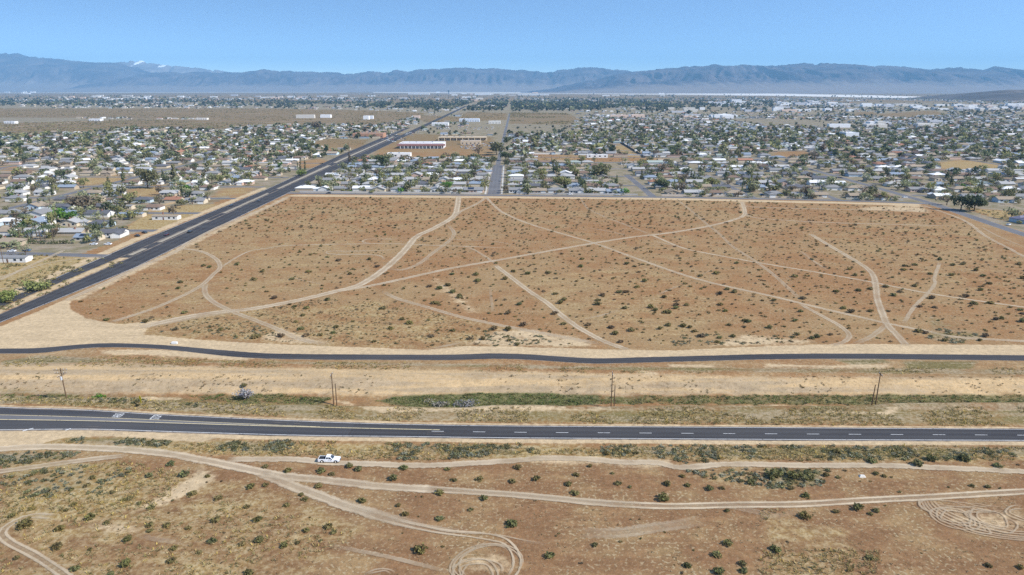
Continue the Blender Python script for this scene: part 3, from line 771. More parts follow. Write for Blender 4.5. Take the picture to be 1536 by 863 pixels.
# tyre-mark loops
def loop(px, py, rx, ry, tilt=0.0, a0=0.0, a1=2 * math.pi, w=0.75, s=0.8):
    t = np.linspace(a0, a1, 60)
    e = np.stack([rx * np.cos(t), ry * np.sin(t)], 1)
    c, sn = math.cos(tilt), math.sin(tilt)
    cx, cy = ground_xy(px, py)
    P = np.stack([cx + e[:, 0] * c - e[:, 1] * sn, cy + e[:, 0] * sn + e[:, 1] * c], 1)
    P += 0.35 * np.stack([np.sin(3 * t + px), np.cos(2 * t + py)], 1)
    ribbon('tyre_marks', P, w * .75, M['track'], s * .62, 0.0, (2, 2) if a1 - a0 < 6.2 else (0, 0), cols=5)
for px, py, rx, ry, tl, a0, a1 in [(730, 848, 7.6, 7.0, .35, -.6, 4.2), (731, 847, 6.9, 6.3, .35, -.4, 4.0), (733, 846, 6.2, 5.4, .4, .4, 3.6), (713, 860, 4.6, 4.4, 0, 0, 6.28), (714, 861, 3.5, 3.3, 0.2, 0, 6.28), (716, 862, 5.4, 5.0, .2, -.3, 3.9),
                                   (706, 864, 1.4, 4.0, 0, 1.5, 4.7), (566, 866, 3.2, 2.4, 0, .2, 2.9), (568, 866, 2.5, 1.8, 0, .2, 2.9),
                                   (1432, 777, 4.3, 3.4, 0, 0, 6.28), (1433, 777, 3.4, 2.4, 0, 0, 6.28), (1431, 778, 5.2, 4.3, .1, 1.0, 6.6), (1488, 778, 3.2, 3.1, -.4, 0, 6.28), (1484, 778, 4.6, 3.6, -.3, .8, 5.6), (1478, 777, 3.0, 3.6, 0, 1.4, 4.4),
                                   (1463, 790, 2.6, 2.9, 0, 2.0, 6.6), (1464, 789, 1.6, 2.2, 0, 2.0, 6.2), (1497, 786, 4.0, 3.4, 0, 3.6, 7.0), (1540, 772, 4.5, 3.6, 0, 1.2, 5.0), (1542, 773, 3.4, 2.6, 0, 1.2, 5.0), (1404, 762, 3.2, 2.6, 0, 1.6, 4.4), (1401, 760, 3.4, 3.4, 0, 1.8, 4.2)]:
    loop(px, py, rx, ry, tl, a0, a1)
for d in (0, 4, 8, 13, 18):
    pts = [(1381 + d, 750), (1390 + d, 766 - d * .3), (1415 + d, 783 - d * .5), (1450 + d, 798 - d * .6), (1490 + d, 807 - d * .6), (1540, 812 - d * .7), (1600, 810 - d * .7)]
    ribbon('tyre_marks', smooth_line(world_pts(pts), 1.0), 0.6, M['track'], 0.42, 0, (2, 2), cols=5)
for i in range(10):
    x0 = 1392 + i * 6; y0 = 754 + (i * 37 % 11) * 1.6
    ribbon('tyre_marks', smooth_line(world_pts([(x0, y0 - 2), (x0 + 18, y0 + (i % 3) - 2), (x0 + 42, y0 + (i % 4) * 2), (x0 + 60, y0 + 3)]), 1.0), 0.5, M['track'], 0.3, 0, (2, 2), cols=5)

# ------------------------------------------------------------------ salt flat and mountains
def flat_patch(name, pts, mat, z):
    W = world_pts(pts)
    me = np_mesh(name, np.hstack([W, np.full((len(W), 1), z)]), [np.arange(len(W))[None]], [mat])
    if me.polygons[0].normal.z < 0: me.flip_normals()
    return tag(link(name, me), kind='structure')
M['salt'] = simple_mat('salt_crust', SALT, 0.95, 0.05, var=0.12, size=120)
flat_patch('dry_lake', [(990, 138.6), (1136, 140.4), (1300, 143.0), (1430, 146.6), (1405, 148.6), (1300, 146.6), (1136, 143.6), (990, 141.0)], M['salt'], 1.2)
flat_patch('dry_lake', [(560, 137.9), (1020, 138.0), (1200, 141.0), (1130, 144.0), (880, 141.6), (560, 139.6)], simple_mat('pale_playa', (0.46, 0.41, 0.34), 0.95, 0.05, var=0.15, size=150), 0.9)
flat_patch('dry_lake', [(-100, 139.6), (300, 138.4), (520, 138.3), (520, 139.0), (300, 139.2), (-100, 140.4)], simple_mat('pale_plain', (0.40, 0.36, 0.30), 0.95, 0.05, var=0.15, size=150), 0.9)

def rock_material(name, c1, c2, fan, snow=None):
    t = NT(name)
    a = t.sep(t.attr('rock').outputs['Color'])
    n = t.noise(700.0, 5, 0.65); n2 = t.noise(180.0, 4, 0.6, off=5.0)
    c = t.mix(t.ramp(n, 0.38, 0.62), c1, c2)
    c = t.mix(t.ramp(t.math('ADD', a[0], t.math('MULTIPLY_ADD', n2, 0.5, -0.25)), 0.18, 0.45, 1.0, 0.0), c, fan)
    if snow is not None:
        c = t.mix(t.ramp(t.math('ADD', a[1], t.math('MULTIPLY_ADD', n2, 0.9, -0.45)), 0.45, 0.6), c, (0.85, 0.87, 0.9))
    return t.bsdf(t.scale(c, t.math('MULTIPLY_ADD', n2, 0.5, 0.75)), 0.97, 0.02)

def range_mesh(name, prof, D, W, seed, mat, rough=1.0, snow=None, base_drop=0, nx=500, nt=70, fan=0.25):
    """a mountain range whose crest, at distance D, follows the skyline; it slopes to a foot W metres nearer"""
    prof = np.array(prof, float)
    px = np.linspace(prof[0, 0], prof[-1, 0], nx)
    py = np.interp(px, prof[:, 0], prof[:, 1])
    jag = (fbm(px / 9, px * 0 + seed, seed, 4) - 0.5) * 2.6 * rough
    b = (431.5 - (py + jag)) / FOC
    tan_el = (b * CP - SP) / (CP + b * SP)
    xs = (px - 768) / FOC / (CP + b * SP) * D
    Hc = np.maximum(CAM_H + tan_el * D, 2.0)
    t = np.concatenate([np.linspace(0, 1, nt), np.linspace(1.06, 1.6, 10)])
    Tm, Hm = np.meshgrid(t, Hc, indexing='ij'); Xm = np.broadcast_to(xs, Tm.shape)
    wob = 500 * (fbm(xs / 2500, xs * 0, seed + 7, 3) - 0.5)
    Ym = D - W * (1 - Tm) + wob[None] * np.clip(1.3 - Tm, 0, 1)
    shape = np.where(Tm <= 1, fan * np.clip(Tm / 0.45, 0, 1) ** 1.3 + (1 - fan) * sstep(0.22, 1.0, Tm) ** 1.25, 1 - 1.2 * (Tm - 1))
    warp = 1500 * (fbm(Xm / 2200, Ym / 1500, seed + 3, 3) - 0.5)
    ridge = 1 - np.abs(2 * fbm((Xm + warp) / 1000, Ym / 2600, seed + 11, 5) - 1)
    ridge2 = 1 - np.abs(2 * fbm((Xm + warp * .5) / 300, Ym / 900, seed + 19, 4) - 1)
    amp = np.exp(-((Tm - 0.68) / 0.24) ** 2)
    Z = Hm * shape * (1 + amp * (0.85 * (ridge - 0.72) + 0.6 * (ridge2 - 0.72)) * 1.7)
    Z = np.minimum(Z, Hm * (0.15 + 0.9 * np.clip(Tm, 0, 1.0))) - 6 * (Tm < 0.01)
    Z = np.where(Tm > 1.0, Hm * (1 - 0.9 * (Tm - 1)), Z)
    n0, n1 = Tm.shape
    idx = np.arange(n0 * n1).reshape(n0, n1)
    F = np.stack([idx[:-1, :-1], idx[:-1, 1:], idx[1:, 1:], idx[1:, :-1]], -1).reshape(-1, 4)
    c = np.zeros(Tm.shape + (4,)); c[..., 0] = np.clip(shape, 0, 1)
    if snow is not None: c[..., 1] = snow(px)[None] * sstep(0.55, 1.0, Tm)
    c[..., 3] = 1
    me = np_mesh(name, np.stack([Xm, Ym, Z], -1).reshape(-1, 3), F, [mat], {'rock': c.reshape(-1, 4)}, smooth=True)
    return tag(link(name, me), kind='structure')
R1 = rock_material('bare_rock', (0.052, 0.044, 0.052), (0.110, 0.090, 0.088), (0.21, 0.17, 0.14))
R2 = rock_material('dark_rock', (0.075, 0.065, 0.06), (0.13, 0.11, 0.095), (0.24, 0.19, 0.15))
R3 = rock_material('snowy_rock', (0.16, 0.13, 0.11), (0.24, 0.2, 0.17), (0.3, 0.25, 0.2), snow=True)
range_mesh('snowy_mountains', [(120, 108), (165, 97), (192, 94), (212, 92.5), (222, 96), (240, 98.5), (256, 100), (275, 102), (300, 104), (345, 108.5), (380, 112), (430, 118)], 27000, 3600, 5, R3, 0.6,
           lambda p: np.exp(-((p - 214) / 3.2) ** 2) + np.exp(-((p - 248) / 6) ** 2) * .62 + 0.10, nx=260)
range_mesh('mountains', [(-320, 92), (-200, 86), (-80, 83), (0, 82), (20, 82), (40, 86), (90, 91), (115, 94), (150, 95.5), (180, 97), (205, 102), (230, 110), (262, 121), (300, 134)], 22500, 4300, 23, R1, 0.8, nx=420)
range_mesh('mountains', [(140, 134), (175, 124), (205, 116), (235, 110), (300, 109), (380, 108), (400, 105.5), (440, 108.5), (480, 109.5), (520, 111), (560, 107.5), (620, 106), (660, 104.5), (700, 103.5), (740, 104.5), (780, 106.5), (820, 107), (850, 106.5), (868, 103.5), (890, 103), (920, 105.5), (960, 109), (1000, 116), (1060, 126), (1120, 138)], 21000, 4000, 41, R1, .9, nx=700, nt=66)
range_mesh('mountains', [(780, 139.5), (830, 133), (880, 122), (915, 113.5), (945, 109.3), (970, 107.5), (1000, 105), (1040, 101), (1070, 99), (1110, 97.8), (1160, 101), (1200, 97), (1240, 97), (1300, 100), (1340, 101), (1362, 102.5), (1400, 105.5), (1440, 102), (1460, 103), (1480, 105.5), (1492, 101.5), (1510, 104.5), (1536, 106), (1620, 100), (1760, 96), (1900, 100)], 17200, 4600, 57, R1, 1.1, nx=760, nt=80, fan=0.3)
range_mesh('dark_hill', [(1418, 149.5), (1432, 147), (1448, 143), (1466, 139.5), (1490, 136.5), (1512, 134.5), (1540, 134), (1600, 130), (1700, 128), (1800, 133)], 5900, 1100, 77, R2, 0.35, nx=220, nt=50)

# ------------------------------------------------------------------ houses
ORD = ['first', 'second', 'third', 'fourth', 'fifth', 'sixth', 'seventh', 'eighth', 'ninth', 'tenth', 'eleventh', 'twelfth', 'thirteenth', 'fourteenth', 'fifteenth', 'sixteenth', 'seventeenth', 'eighteenth', 'nineteenth', 'twentieth', 'twenty-first', 'twenty-second', 'twenty-third', 'twenty-fourth', 'twenty-fifth', 'twenty-sixth', 'twenty-seventh', 'twenty-eighth', 'twenty-ninth', 'thirtieth'] + ['far'] * 30
ROOFS = [('grey', (0.22, 0.215, 0.21)), ('pale grey', (0.35, 0.34, 0.325)), ('white', (0.66, 0.65, 0.63)), ('tan', (0.29, 0.23, 0.165)), ('brown', (0.19, 0.13, 0.095)),
         ('dark grey', (0.11, 0.11, 0.12)), ('blue grey', (0.22, 0.26, 0.31)), ('terracotta', (0.30, 0.15, 0.095)), ('pale green', (0.28, 0.315, 0.28))]
WALLS = [('white', (0.66, 0.645, 0.61)), ('cream', (0.55, 0.47, 0.35)), ('beige', (0.42, 0.345, 0.255)), ('pink', (0.56, 0.40, 0.32)), ('pale blue', (0.45, 0.53, 0.58))]
ROOF_P = [.20, .22, .08, .16, .12, .08, .08, .03, .03]
WALL_P = [.42, .28, .18, .07, .05]

def gable(mb, x0, x1, y0, y1, z0, rise, over=0.5, axis='x', mi=0, th=0.18):
    """gabled roof, ridge along axis, as two slabs with eaves"""
    if axis == 'y':
        sub = MB(); gable(sub, y0, y1, x0, x1, z0, rise, over, 'x', mi, th)
        return mb.add([(y, x, z) for x, y, z in sub.v], [f[::-1] for f in sub.f], mi)
    yc = (y0 + y1) / 2; run = yc - y0; k = rise / run
    for s in (-1, 1):
        ye = yc + s * (run + over); ze = z0 - k * over
        pr = [(x0 - over, yc, z0 + rise), (x1 + over, yc, z0 + rise), (x1 + over, ye, ze), (x0 - over, ye, ze)]
        v = pr + [(a, b, c + th) for a, b, c in pr]
        f = [(0, 1, 2, 3), (7, 6, 5, 4), (2, 6, 7, 3), (1, 5, 6, 2), (0, 3, 7, 4), (0, 4, 5, 1)]
        mb.add(v, f if s > 0 else [q[::-1] for q in f], mi)
def hip(mb, x0, x1, y0, y1, z0, rise, over=0.5, mi=0):
    a, b, c, d = x0 - over, x1 + over, y0 - over, y1 + over
    h = (d - c) / 2; yc = (c + d) / 2
    v = [(a, c, z0), (b, c, z0), (b, d, z0), (a, d, z0), (a + h, yc, z0 + rise), (b - h, yc, z0 + rise)]
    v += [(x, y, z - 0.2) for x, y, z in v[:4]]
    mb.add(v, [(0, 1, 5, 4), (1, 2, 5), (2, 3, 4, 5), (3, 0, 4), (6, 7, 1, 0), (7, 8, 2, 1), (8, 9, 3, 2), (9, 6, 0, 3), (9, 8, 7, 6)], mi)
def gwall(mb, x0, x1, y0, y1, h, rise, axis='x', mi=0):
    if axis == 'x':
        yc = (y0 + y1) / 2
        v = [(x0, y0, 0), (x1, y0, 0), (x1, y1, 0), (x0, y1, 0), (x0, y0, h), (x1, y0, h), (x1, y1, h), (x0, y1, h), (x0, yc, h + rise), (x1, yc, h + rise)]
        mb.add(v, [(0, 1, 5, 4), (2, 3, 7, 6), (1, 2, 6, 9, 5), (3, 0, 4, 8, 7)], mi)
    else:
        xc = (x0 + x1) / 2
        v = [(x0, y0, 0), (x1, y0, 0), (x1, y1, 0), (x0, y1, 0), (x0, y0, h), (x1, y0, h), (x1, y1, h), (x0, y1, h), (xc, y0, h + rise), (xc, y1, h + rise)]
        mb.add(v, [(0, 1, 5, 8, 4), (2, 3, 7, 9, 6), (1, 2, 6, 5), (3, 0, 4, 7)], mi)

def house_kind(k):
    """meshes of one kind of house: wall, roof, doors and windows at their places (front is -Y)"""
    w, r, h = MB(), MB(), 2.75
    wins, gar = [], None
    if k == 0:      # long gabled ranch, garage at the right end
        gwall(w, -8.5, 8.5, -4.5, 4.5, h, 1.7); gable(r, -8.5, 8.5, -4.5, 4.5, h, 1.7, 0.55)
        gar, wins = (5.4, -4.5), [(-5.5, -4.5, 2.2), (1.2, -4.5, 1.8)]; door = (-1.6, -4.5)
    elif k == 1:    # gabled with a cross gable over the garage
        gwall(w, -7.5, 7.5, -4, 5, h, 1.7); gable(r, -7.5, 7.5, -4, 5, h, 1.7)
        gwall(w, 1.0, 7.3, -8.5, -3.9, h, 1.2, 'y'); gable(r, 1.0, 7.3, -8.5, 0.5, h, 1.2, 0.5, 'y')
        gar, wins = (4.1, -8.5), [(-5.0, -4, 2.2), (-2.4, -4, 1.4)]; door = (-0.4, -4)
    elif k == 2:    # hipped
        w.box(-8, 8, -5, 5, 0, h); hip(r, -8, 8, -5, 5, h + 0.1, 1.9)
        gar, wins = (-5.0, -5), [(1.0, -5, 2.0), (5.2, -5, 2.0)]; door = (-1.5, -5)
    elif k == 3:    # hipped with a wing
        w.box(-7, 7, -4.2, 5, 0, h); hip(r, -7, 7, -4.2, 5, h + 0.1, 1.9)
        w.box(-7.2, -1, -9, -4.0, 0, h); hip(r, -9.0 + 1.8, -1, -9, -1.4, h + 0.16, 1.35)
        gar, wins = (-4.1, -9), [(1.8, -4.2, 2.0), (5.0, -4.2, 1.5)]; door = (0.0, -4.2)
    elif k == 4:    # manufactured home: low, long, nearly flat
        gwall(w, -9.5, 9.5, -3.2, 3.2, h, 0.7); gable(r, -9.5, 9.5, -3.2, 3.2, h, 0.7, 0.25)
        gar, wins = None, [(-6.0, -3.2, 1.6), (3.4, -3.2, 1.6), (7.0, -3.2, 1.4)]; door = (-1.0, -3.2)
    else:           # gable end to the street with a lower porch roof
        gwall(w, -6, 6, -6.5, 6.5, h, 2.1, 'y'); gable(r, -6, 6, -6.5, 6.5, h, 2.1, 0.6, 'y')
        gwall(w, 6.0, 11.5, -3, 4, 2.5, 0.9); gable(r, 6.2, 11.5, -3, 4, 2.5, 0.9, 0.4)
        gar, wins = (8.8, -3), [(-3.2, -6.5, 2.0), (3.4, -6.5, 1.8)]; door = (0.3, -6.5)
    return w, r, gar, wins, door
HK = [house_kind(k) for k in range(6)]
H_WALL = [h[0].mesh('wall', M['wall']) for h in HK]
H_ROOF = [h[1].mesh('roof', M['roof']) for h in HK]
for m_ in H_ROOF + H_WALL: fix_normals(m_)
WIN = MB().box(-0.5, 0.5, -0.04, 0.06, 0.95, 2.2).mesh('window', M['glass'])
WFR = MB().box(-0.58, 0.58, -0.02, 0.05, 0.86, 2.29).mesh('frame', M['trim'])
DOOR = MB().box(-0.5, 0.5, -0.05, 0.05, 0.0, 2.1).mesh('door', simple_mat('door_paint', (0.16, 0.09, 0.06), 0.6))
GAR = MB()
for i in range(4): GAR.box(-2.3, 2.3, -0.05 - 0.012 * (i % 2), 0.05, 0.02 + i * 0.55, 0.55 + i * 0.55)
GAR = GAR.mesh('garage_door', M['trim'])
CHIM = MB().box(-0.4, 0.4, -0.35, 0.35, 0, 1.9).box(-0.48, 0.48, -0.43, 0.43, 1.9, 2.05).mesh('chimney', simple_mat('chimney_brick', (0.26, 0.13, 0.09), 0.9))
SOL = MB()
for i in range(5):
    for j in range(2): SOL.box(-2.7 + i * 1.08, -1.68 + i * 1.08, -1.7 + j * 1.75, -0.05 + j * 1.75, 0.0, 0.06)
SOL = SOL.mesh('solar_panel', M['panel_dark'])
COOL = MB().box(-0.5, 0.5, -0.5, 0.5, 0.2, 1.2).tube((0, 0, 0), (0, 0, 0.25), 0.35).tube((0, 0, 1.2), (0, 0, 1.3), 0.3).mesh('roof_cooler', M['metal'])

def in_frame(x, y, z=0, mx=12):
    px, py = to_px(x, y, z)
    return -mx < px < 1536 + mx and py < 880
def pick(seq, p): return seq[int(RNG.choice(len(seq), p=np.array(p) / sum(p)))]

HOUSES = []       # (x, y, rz, kind, roof, wall, extras, where)
def plan(x, y, rz, where, kind=None, roof=None, wall=None, solar=None):
    if not in_frame(x, y): return
    kind = int(RNG.choice(6, p=[.24, .2, .2, .17, .07, .12])) if kind is None else kind
    roof = roof or pick(ROOFS, ROOF_P); wall = wall or pick(WALLS, WALL_P)
    solar = (RNG.random() < .12 and kind in (0, 1)) if solar is None else solar
    HOUSES.append((x, y, rz, kind, roof, wall, solar, RNG.random() < .3, where))
def jit(a): return float(RNG.uniform(-a, a))
def blocked(x, y):
    px, py = to_px(x, y)
    return any(point_in(px, py, v) for v in VACANT)
def point_in(px, py, poly):
    c = False; n = len(poly)
    for i in range(n):
        ax, ay = poly[i]; bx, by = poly[(i + 1) % n]
        if (ay > py) != (by > py) and px < (bx - ax) * (py - ay) / (by - ay) + ax: c = not c
    return c
# between the boulevard and the central street: rows along the field edge and the streets behind it
def row_word(r): return 'front row' if r == 0 else ORD[r] + ' row'
rowsA = [(668, 0)] + [q for s in STREETS_A for q in ((s - 17, math.pi), (s + 17, 0))]
for r, (y0, rz) in enumerate(rowsA):
    n = 0
    xs_ = np.arange(-36, -208, -18.5)
    for x in xs_:
        n += 1
        yy = y0 + (edge_y(x) - 648 if r == 0 else 0)
        if y0 > 985 or blocked(x, yy): continue
        plan(x + jit(1.2), yy + jit(1.8), rz + (math.pi if r == 0 and RNG.random() < .5 else 0), f'{ORD[n - 1]} left of central street, {row_word(r)}', roof=pick(ROOFS, [.2, .38, .16, .08, .03, .05, .08, .01, .01]))
# right of the central street, split by three side streets
blocks = [('right of central street', 2, 118), ('right of first side street', 149, 209), ('right of second side street', 240, 284), ('right of third side street', 315, 352)]
for name, xa, xb in blocks:
    for r in range(9):
        n = 0
        for x in np.arange(xa + 3, xb + 1, 19.0):
            n += 1
            base = edge_y(x)
            y = base + 20 if r == 0 else (STREETS_A[(r - 1) // 2] - 12 - 0.05 * x + (-17 if (r - 1) % 2 == 0 else 17))
            if r and y < base + 34: continue
            if blocked(x, y): continue
            plan(x + jit(1.5), y + jit(2), (math.pi if r and (r - 1) % 2 == 0 else 0) + jit(.03), f'{ORD[n - 1]} {name}, {row_word(r)}')
# left of the boulevard
rowsC = [q for s in STREETS_C for q in ((s + 19, 0), (s + 57, math.pi))]
for r, (y0, rz) in enumerate(rowsC):
    n = 0
    for x in np.arange(-276, -0.76 * y0 - 12, -24.0):
        n += 1
        if abs(x + 420) < 11 or abs(x + 640) < 11: continue
        yy = y0 + (-255 - x) * 0.02
        if blocked(x, yy) or (r == 0 and x > -300 and False): continue
        if (r == 0 and n <= 2) or (r == 1 and n <= 1): continue
        plan(x + jit(3), yy + jit(3), rz + jit(.04), f'{ORD[n - 1]} left of boulevard, {row_word(r)} behind vacant corner')
# right of the road at the field's right edge
for r, y0 in enumerate([560, 622, 664, 702, 744, 782, 822, 862]):
    n = 0
    for x in np.arange(392, 0.77 * y0, 23.0):
        n += 1
        if blocked(x, y0) or (r == 0 and n < 3): continue
        plan(x + jit(3), y0 + jit(3), (math.pi if r % 2 else 0) + jit(.05), f'{ORD[n - 1]} right of right-hand road, {row_word(r)}')
# a few that the photograph lets one name
gx = ground_xy(172, 354); plan(gx[0], gx[1], 0.1, 'at the corner of boulevard and side street', 1, ROOFS[5], WALLS[0], True)
gx = ground_xy(135, 360); plan(gx[0], gx[1], 0.0, 'beside two parked white cars', 0, ROOFS[6], WALLS[1], True)
gx = ground_xy(1506, 303); plan(gx[0], gx[1], 0.0, 'behind the straw lot at the right edge', 0, ROOFS[3], WALLS[4], False)
gx = ground_xy(1532, 333); plan(gx[0], gx[1], 0.3, 'beside the right-hand road at the frame edge', 3, ('purple grey', (0.17, 0.16, 0.21)), WALLS[4], False)
gx = ground_xy(262, 329); plan(gx[0] - 6, gx[1], 0, 'beside the boulevard below the long block wall', 4, ROOFS[3], WALLS[0], False)
gx = ground_xy(305, 305); plan(gx[0] - 6, gx[1], 0, 'with a long yard beside the boulevard', 0, ROOFS[0], WALLS[1], True)
gx = ground_xy(60, 396 - 60); plan(gx[0], gx[1], 0, 'behind the palm clump', 4, ROOFS[2], WALLS[0], False)
gx = ground_xy(20, 392); plan(gx[0], gx[1], 0, 'below the side street at the left edge', 4, ROOFS[0], WALLS[0], False)

HOUSES.sort(key=lambda h: h[0] ** 2 + h[1] ** 2)
NEAR_H, FAR_H = HOUSES[:285], HOUSES[285:]
def put_part(name, me, parent, loc=(0, 0, 0), rz=0, color=None):
    o = bpy.data.objects.new(name, me); COL.objects.link(o); o.parent = parent; o.location = loc
    if rz: o.rotation_euler[2] = rz
    if color: o.color = (*color, 1)
    return o
for i, (x, y, rz, k, roof, wall, solar, chim, where) in enumerate(NEAR_H):
    t = thing('house', f'{roof[0]} roofed {wall[0]} house, {where}', 'house', (x, y, 0), rz, 'houses along the town streets')
    s = float(RNG.uniform(.92, 1.1)); t.scale = (s, s, float(RNG.uniform(.95, 1.12)))
    put_part('wall', H_WALL[k], t, color=wall[1])
    rf = put_part('roof', H_ROOF[k], t, color=roof[1])
    w_, r_, gar, wins, door = HK[k]
    if gar: put_part('garage_door', GAR, t, (gar[0], gar[1], 0))
    if y < 760 or i < 130:
        for (wx, wy, ww) in wins:
            o = put_part('window', WIN, t, (wx, wy, 0)); o.scale.x = ww
            put_part('frame', WFR, o)
        put_part('door', DOOR, t, (door[0], door[1], 0))
    if solar:
        o = put_part('solar_panel', SOL, t, (-2.5, -2.3 if k == 0 else 2.2, 3.85)); o.rotation_euler[0] = (0.36 if k == 0 else -0.36)
    if chim: put_part('chimney', CHIM, rf, (-3.0, 1.2, 3.3))
    elif RNG.random() < .6: put_part('roof_cooler', COOL, rf, (2.0, 0.6, 4.05))

# the rest of the town: thousands of houses too many and too small to pick apart
def proto(parts):
    """numpy arrays of MB shapes with one colour slot each: V, quads, tris, slot per vertex"""
    V, Q, T, Sl = [], [], [], []
    for mb, slot in parts:
        b = len(V); V += mb.v; Sl += [slot] * len(mb.v)
        for f in mb.f:
            g = [i + b for i in f]
            if len(g) == 4: Q.append(g)
            elif len(g) == 3: T.append(g)
            else: T += [[g[0], g[j], g[j + 1]] for j in range(1, len(g) - 1)]
    return np.array(V, float), np.array(Q, np.int32).reshape(-1, 4), np.array(T, np.int32).reshape(-1, 3), np.array(Sl)
def replicate(P, xyz, rz, sc, colours):
    """many copies of a prototype in one mesh; colours: (n, slots, 3)"""
    V, Q, T, Sl = P
    n, m = len(xyz), len(V)
    c, s = np.cos(rz)[:, None], np.sin(rz)[:, None]
    vx, vy, vz = V[None, :, 0] * sc[:, None, 0], V[None, :, 1] * sc[:, None, 1], V[None, :, 2] * sc[:, None, 2]
    W = np.stack([vx * c - vy * s + xyz[:, None, 0], vx * s + vy * c + xyz[:, None, 1], vz + xyz[:, None, 2]], -1).reshape(-1, 3)
    off = (np.arange(n) * m)[:, None, None]
    return W, (Q[None] + off).reshape(-1, 4), (T[None] + off).reshape(-1, 3), colours[:, Sl].reshape(-1, 3)
def join(chunks):
    V, Q, T, C, b = [], [], [], [], 0
    for w, q, t, c in chunks:
        V.append(w); C.append(c); Q.append(q + b); T.append(t + b); b += len(w)
    return np.vstack(V), [a for a in (np.vstack(Q), np.vstack(T)) if len(a)], np.vstack(C)
far = [(h[0], h[1], h[2], h[3], h[4][1], h[5][1]) for h in FAR_H]
def town_far():
    gx_, out = None, []
    for y in np.concatenate([np.arange(900, 1500, 38), np.arange(1500, 2600, 55), np.arange(2600, 6800, 150)]):
        dens = 1.0 if y < 1500 else .85 if y < 2600 else 1.0
        step = 21 if y < 1500 else 25 if y < 2600 else 34
        for x in np.arange(-0.8 * y - 20, 0.8 * y + 20, step):
            if y < 985 and -262 < x < 372: continue
            if y < 940 and x <= -262: continue
            if y < 900 and x >= 372: continue
            if -268 < x < -208 or abs(x + 16) < 13: continue
            if y > 1900 and RNG.random() < 0.15: continue
            g = vnoise(np.array([x / 420]), np.array([y / 700]), 77)[0]
            if y > 2600 and (g < .42 or RNG.random() < .3): continue
            if g < .2 and y > 1500: continue
            xx, yy = x + jit(4), y + jit(8 if y < 2600 else 60)
            if blocked(xx, yy) or RNG.random() > dens: continue
            if -215 < x < -25 and y < 1500: continue
            out.append((xx, yy, (math.pi / 2 if RNG.random() < .3 else 0) + jit(.08), int(RNG.choice(6)), pick(ROOFS, ROOF_P)[1], pick(WALLS, WALL_P)[1]))
    return out
far += town_far()
def build_far_houses():
    chunks = []
    for k in range(6):
        sel = [f for f in far if f[3] == k]
        if not sel: continue
        P = proto([(HK[k][0], 0), (HK[k][1], 1)])
        xyz = np.array([(f[0], f[1], 0) for f in sel]); rz = np.array([f[2] for f in sel])
        g = 1 + 0.7 * sstep(2200, 5000, xyz[:, 1])
        sc = RNG.uniform(.85, 1.2, (len(sel), 3)) * np.stack([g, g, 1 + (g - 1) * .5], 1)
        cols = np.array([[f[5], f[4]] for f in sel]) * RNG.uniform(.85, 1.1, (len(sel), 1, 1))
        chunks.append(replicate(P, xyz, rz, sc, cols))
    V, F, C = join(chunks)
    tag(link('distant_houses', np_mesh('distant_houses', V, F, [M['mass']], C)), 'thousands of small pale houses filling the town behind the first rows', 'houses', kind='stuff')
build_far_houses()

# larger buildings
def building(name, label, cat, px, py, w, d, h, wall, roof, rz=0, extras=None, parapet=0.7):
    x, y = ground_xy(px, py)
    t = thing(name, label, cat, (x, y + d / 2, 0), rz)
    wl_ = MB().box(-w / 2, w / 2, -d / 2, d / 2, 0, h)
    for a in ((-w / 2, w / 2, -d / 2, -d / 2 + .3), (-w / 2, w / 2, d / 2 - .3, d / 2), (-w / 2, -w / 2 + .3, -d / 2 + .3, d / 2 - .3), (w / 2 - .3, w / 2, -d / 2 + .3, d / 2 - .3)):
        wl_.box(*a, h + .004, h + parapet)
    put_part('wall', wl_.mesh('wall', M['wall']), t, color=wall)
    put_part('roof', MB().box(-w / 2 + .31, w / 2 - .31, -d / 2 + .31, d / 2 - .31, h + .01, h + .12).mesh('roof', M['roof']), t, color=roof)
    for i in range(max(2, int(w / 14))):
        put_part('roof_cooler', COOL, t, (-w / 2 + 4 + i * 12 + jit(2), jit(d * .3), h + .1)).scale = (1.8, 1.8, 1.4)
    n = max(3, int(w / 7))
    for i in range(n):
        o = put_part('window', WIN, t, (-w / 2 + (i + .5) * w / n, -d / 2 - .02, .2)); o.scale = (2.6, 1, 1.4)
    if extras: extras(t, w, d, h)
    return t
def red_band(t, w, d, h):
    put_part('canopy', MB().box(-w / 2 - 3, w / 2 + 3, -d / 2 - 4.5, -d / 2 - .1, h - 3.2, h - .6).mesh('canopy', M['roof']), t, color=(0.33, 0.17, 0.155))
    put_part('sign_band', MB().box(-w / 2 + 4, w / 2 - 20, -d / 2 - .6, -d / 2 - .1, h - .4, h + 2.2).mesh('sign_band', M['wall']), t, color=(0.8, 0.8, 0.8))
    for i in range(12):
        put_part('column', MB().box(-.35, .35, -.35, .35, 0, h - 3.2).mesh('column', M['trim']), t, (-w / 2 + (i + .5) * w / 12, -d / 2 - 3.9, 0))
def colonnade(t, w, d, h):
    put_part('canopy', MB().box(-w / 2 - 1, w / 2 + 1, -d / 2 - 3.5, -d / 2 - .1, h - .9, h + .8).mesh('canopy', M['wall']), t, color=(0.62, 0.5, 0.34))
    for i in range(9):
        put_part('column', MB().box(-.6, .6, -.5, .5, 0, h - .9).mesh('column', M['wall']), t, (-w / 2 + i * w / 8, -d / 2 - 2.9, 0), color=(0.62, 0.5, 0.34))
building('store', 'wide white store with a red front canopy beside the boulevard', 'store', 632, 223, 74, 42, 8, (0.62, 0.60, 0.58), (0.66, 0.66, 0.67), extras=red_band)
building('shop_row', 'long beige shop row with a colonnade behind the white store', 'shops', 694, 211, 92, 22, 6, (0.56, 0.44, 0.3), (0.5, 0.42, 0.33), extras=colonnade)
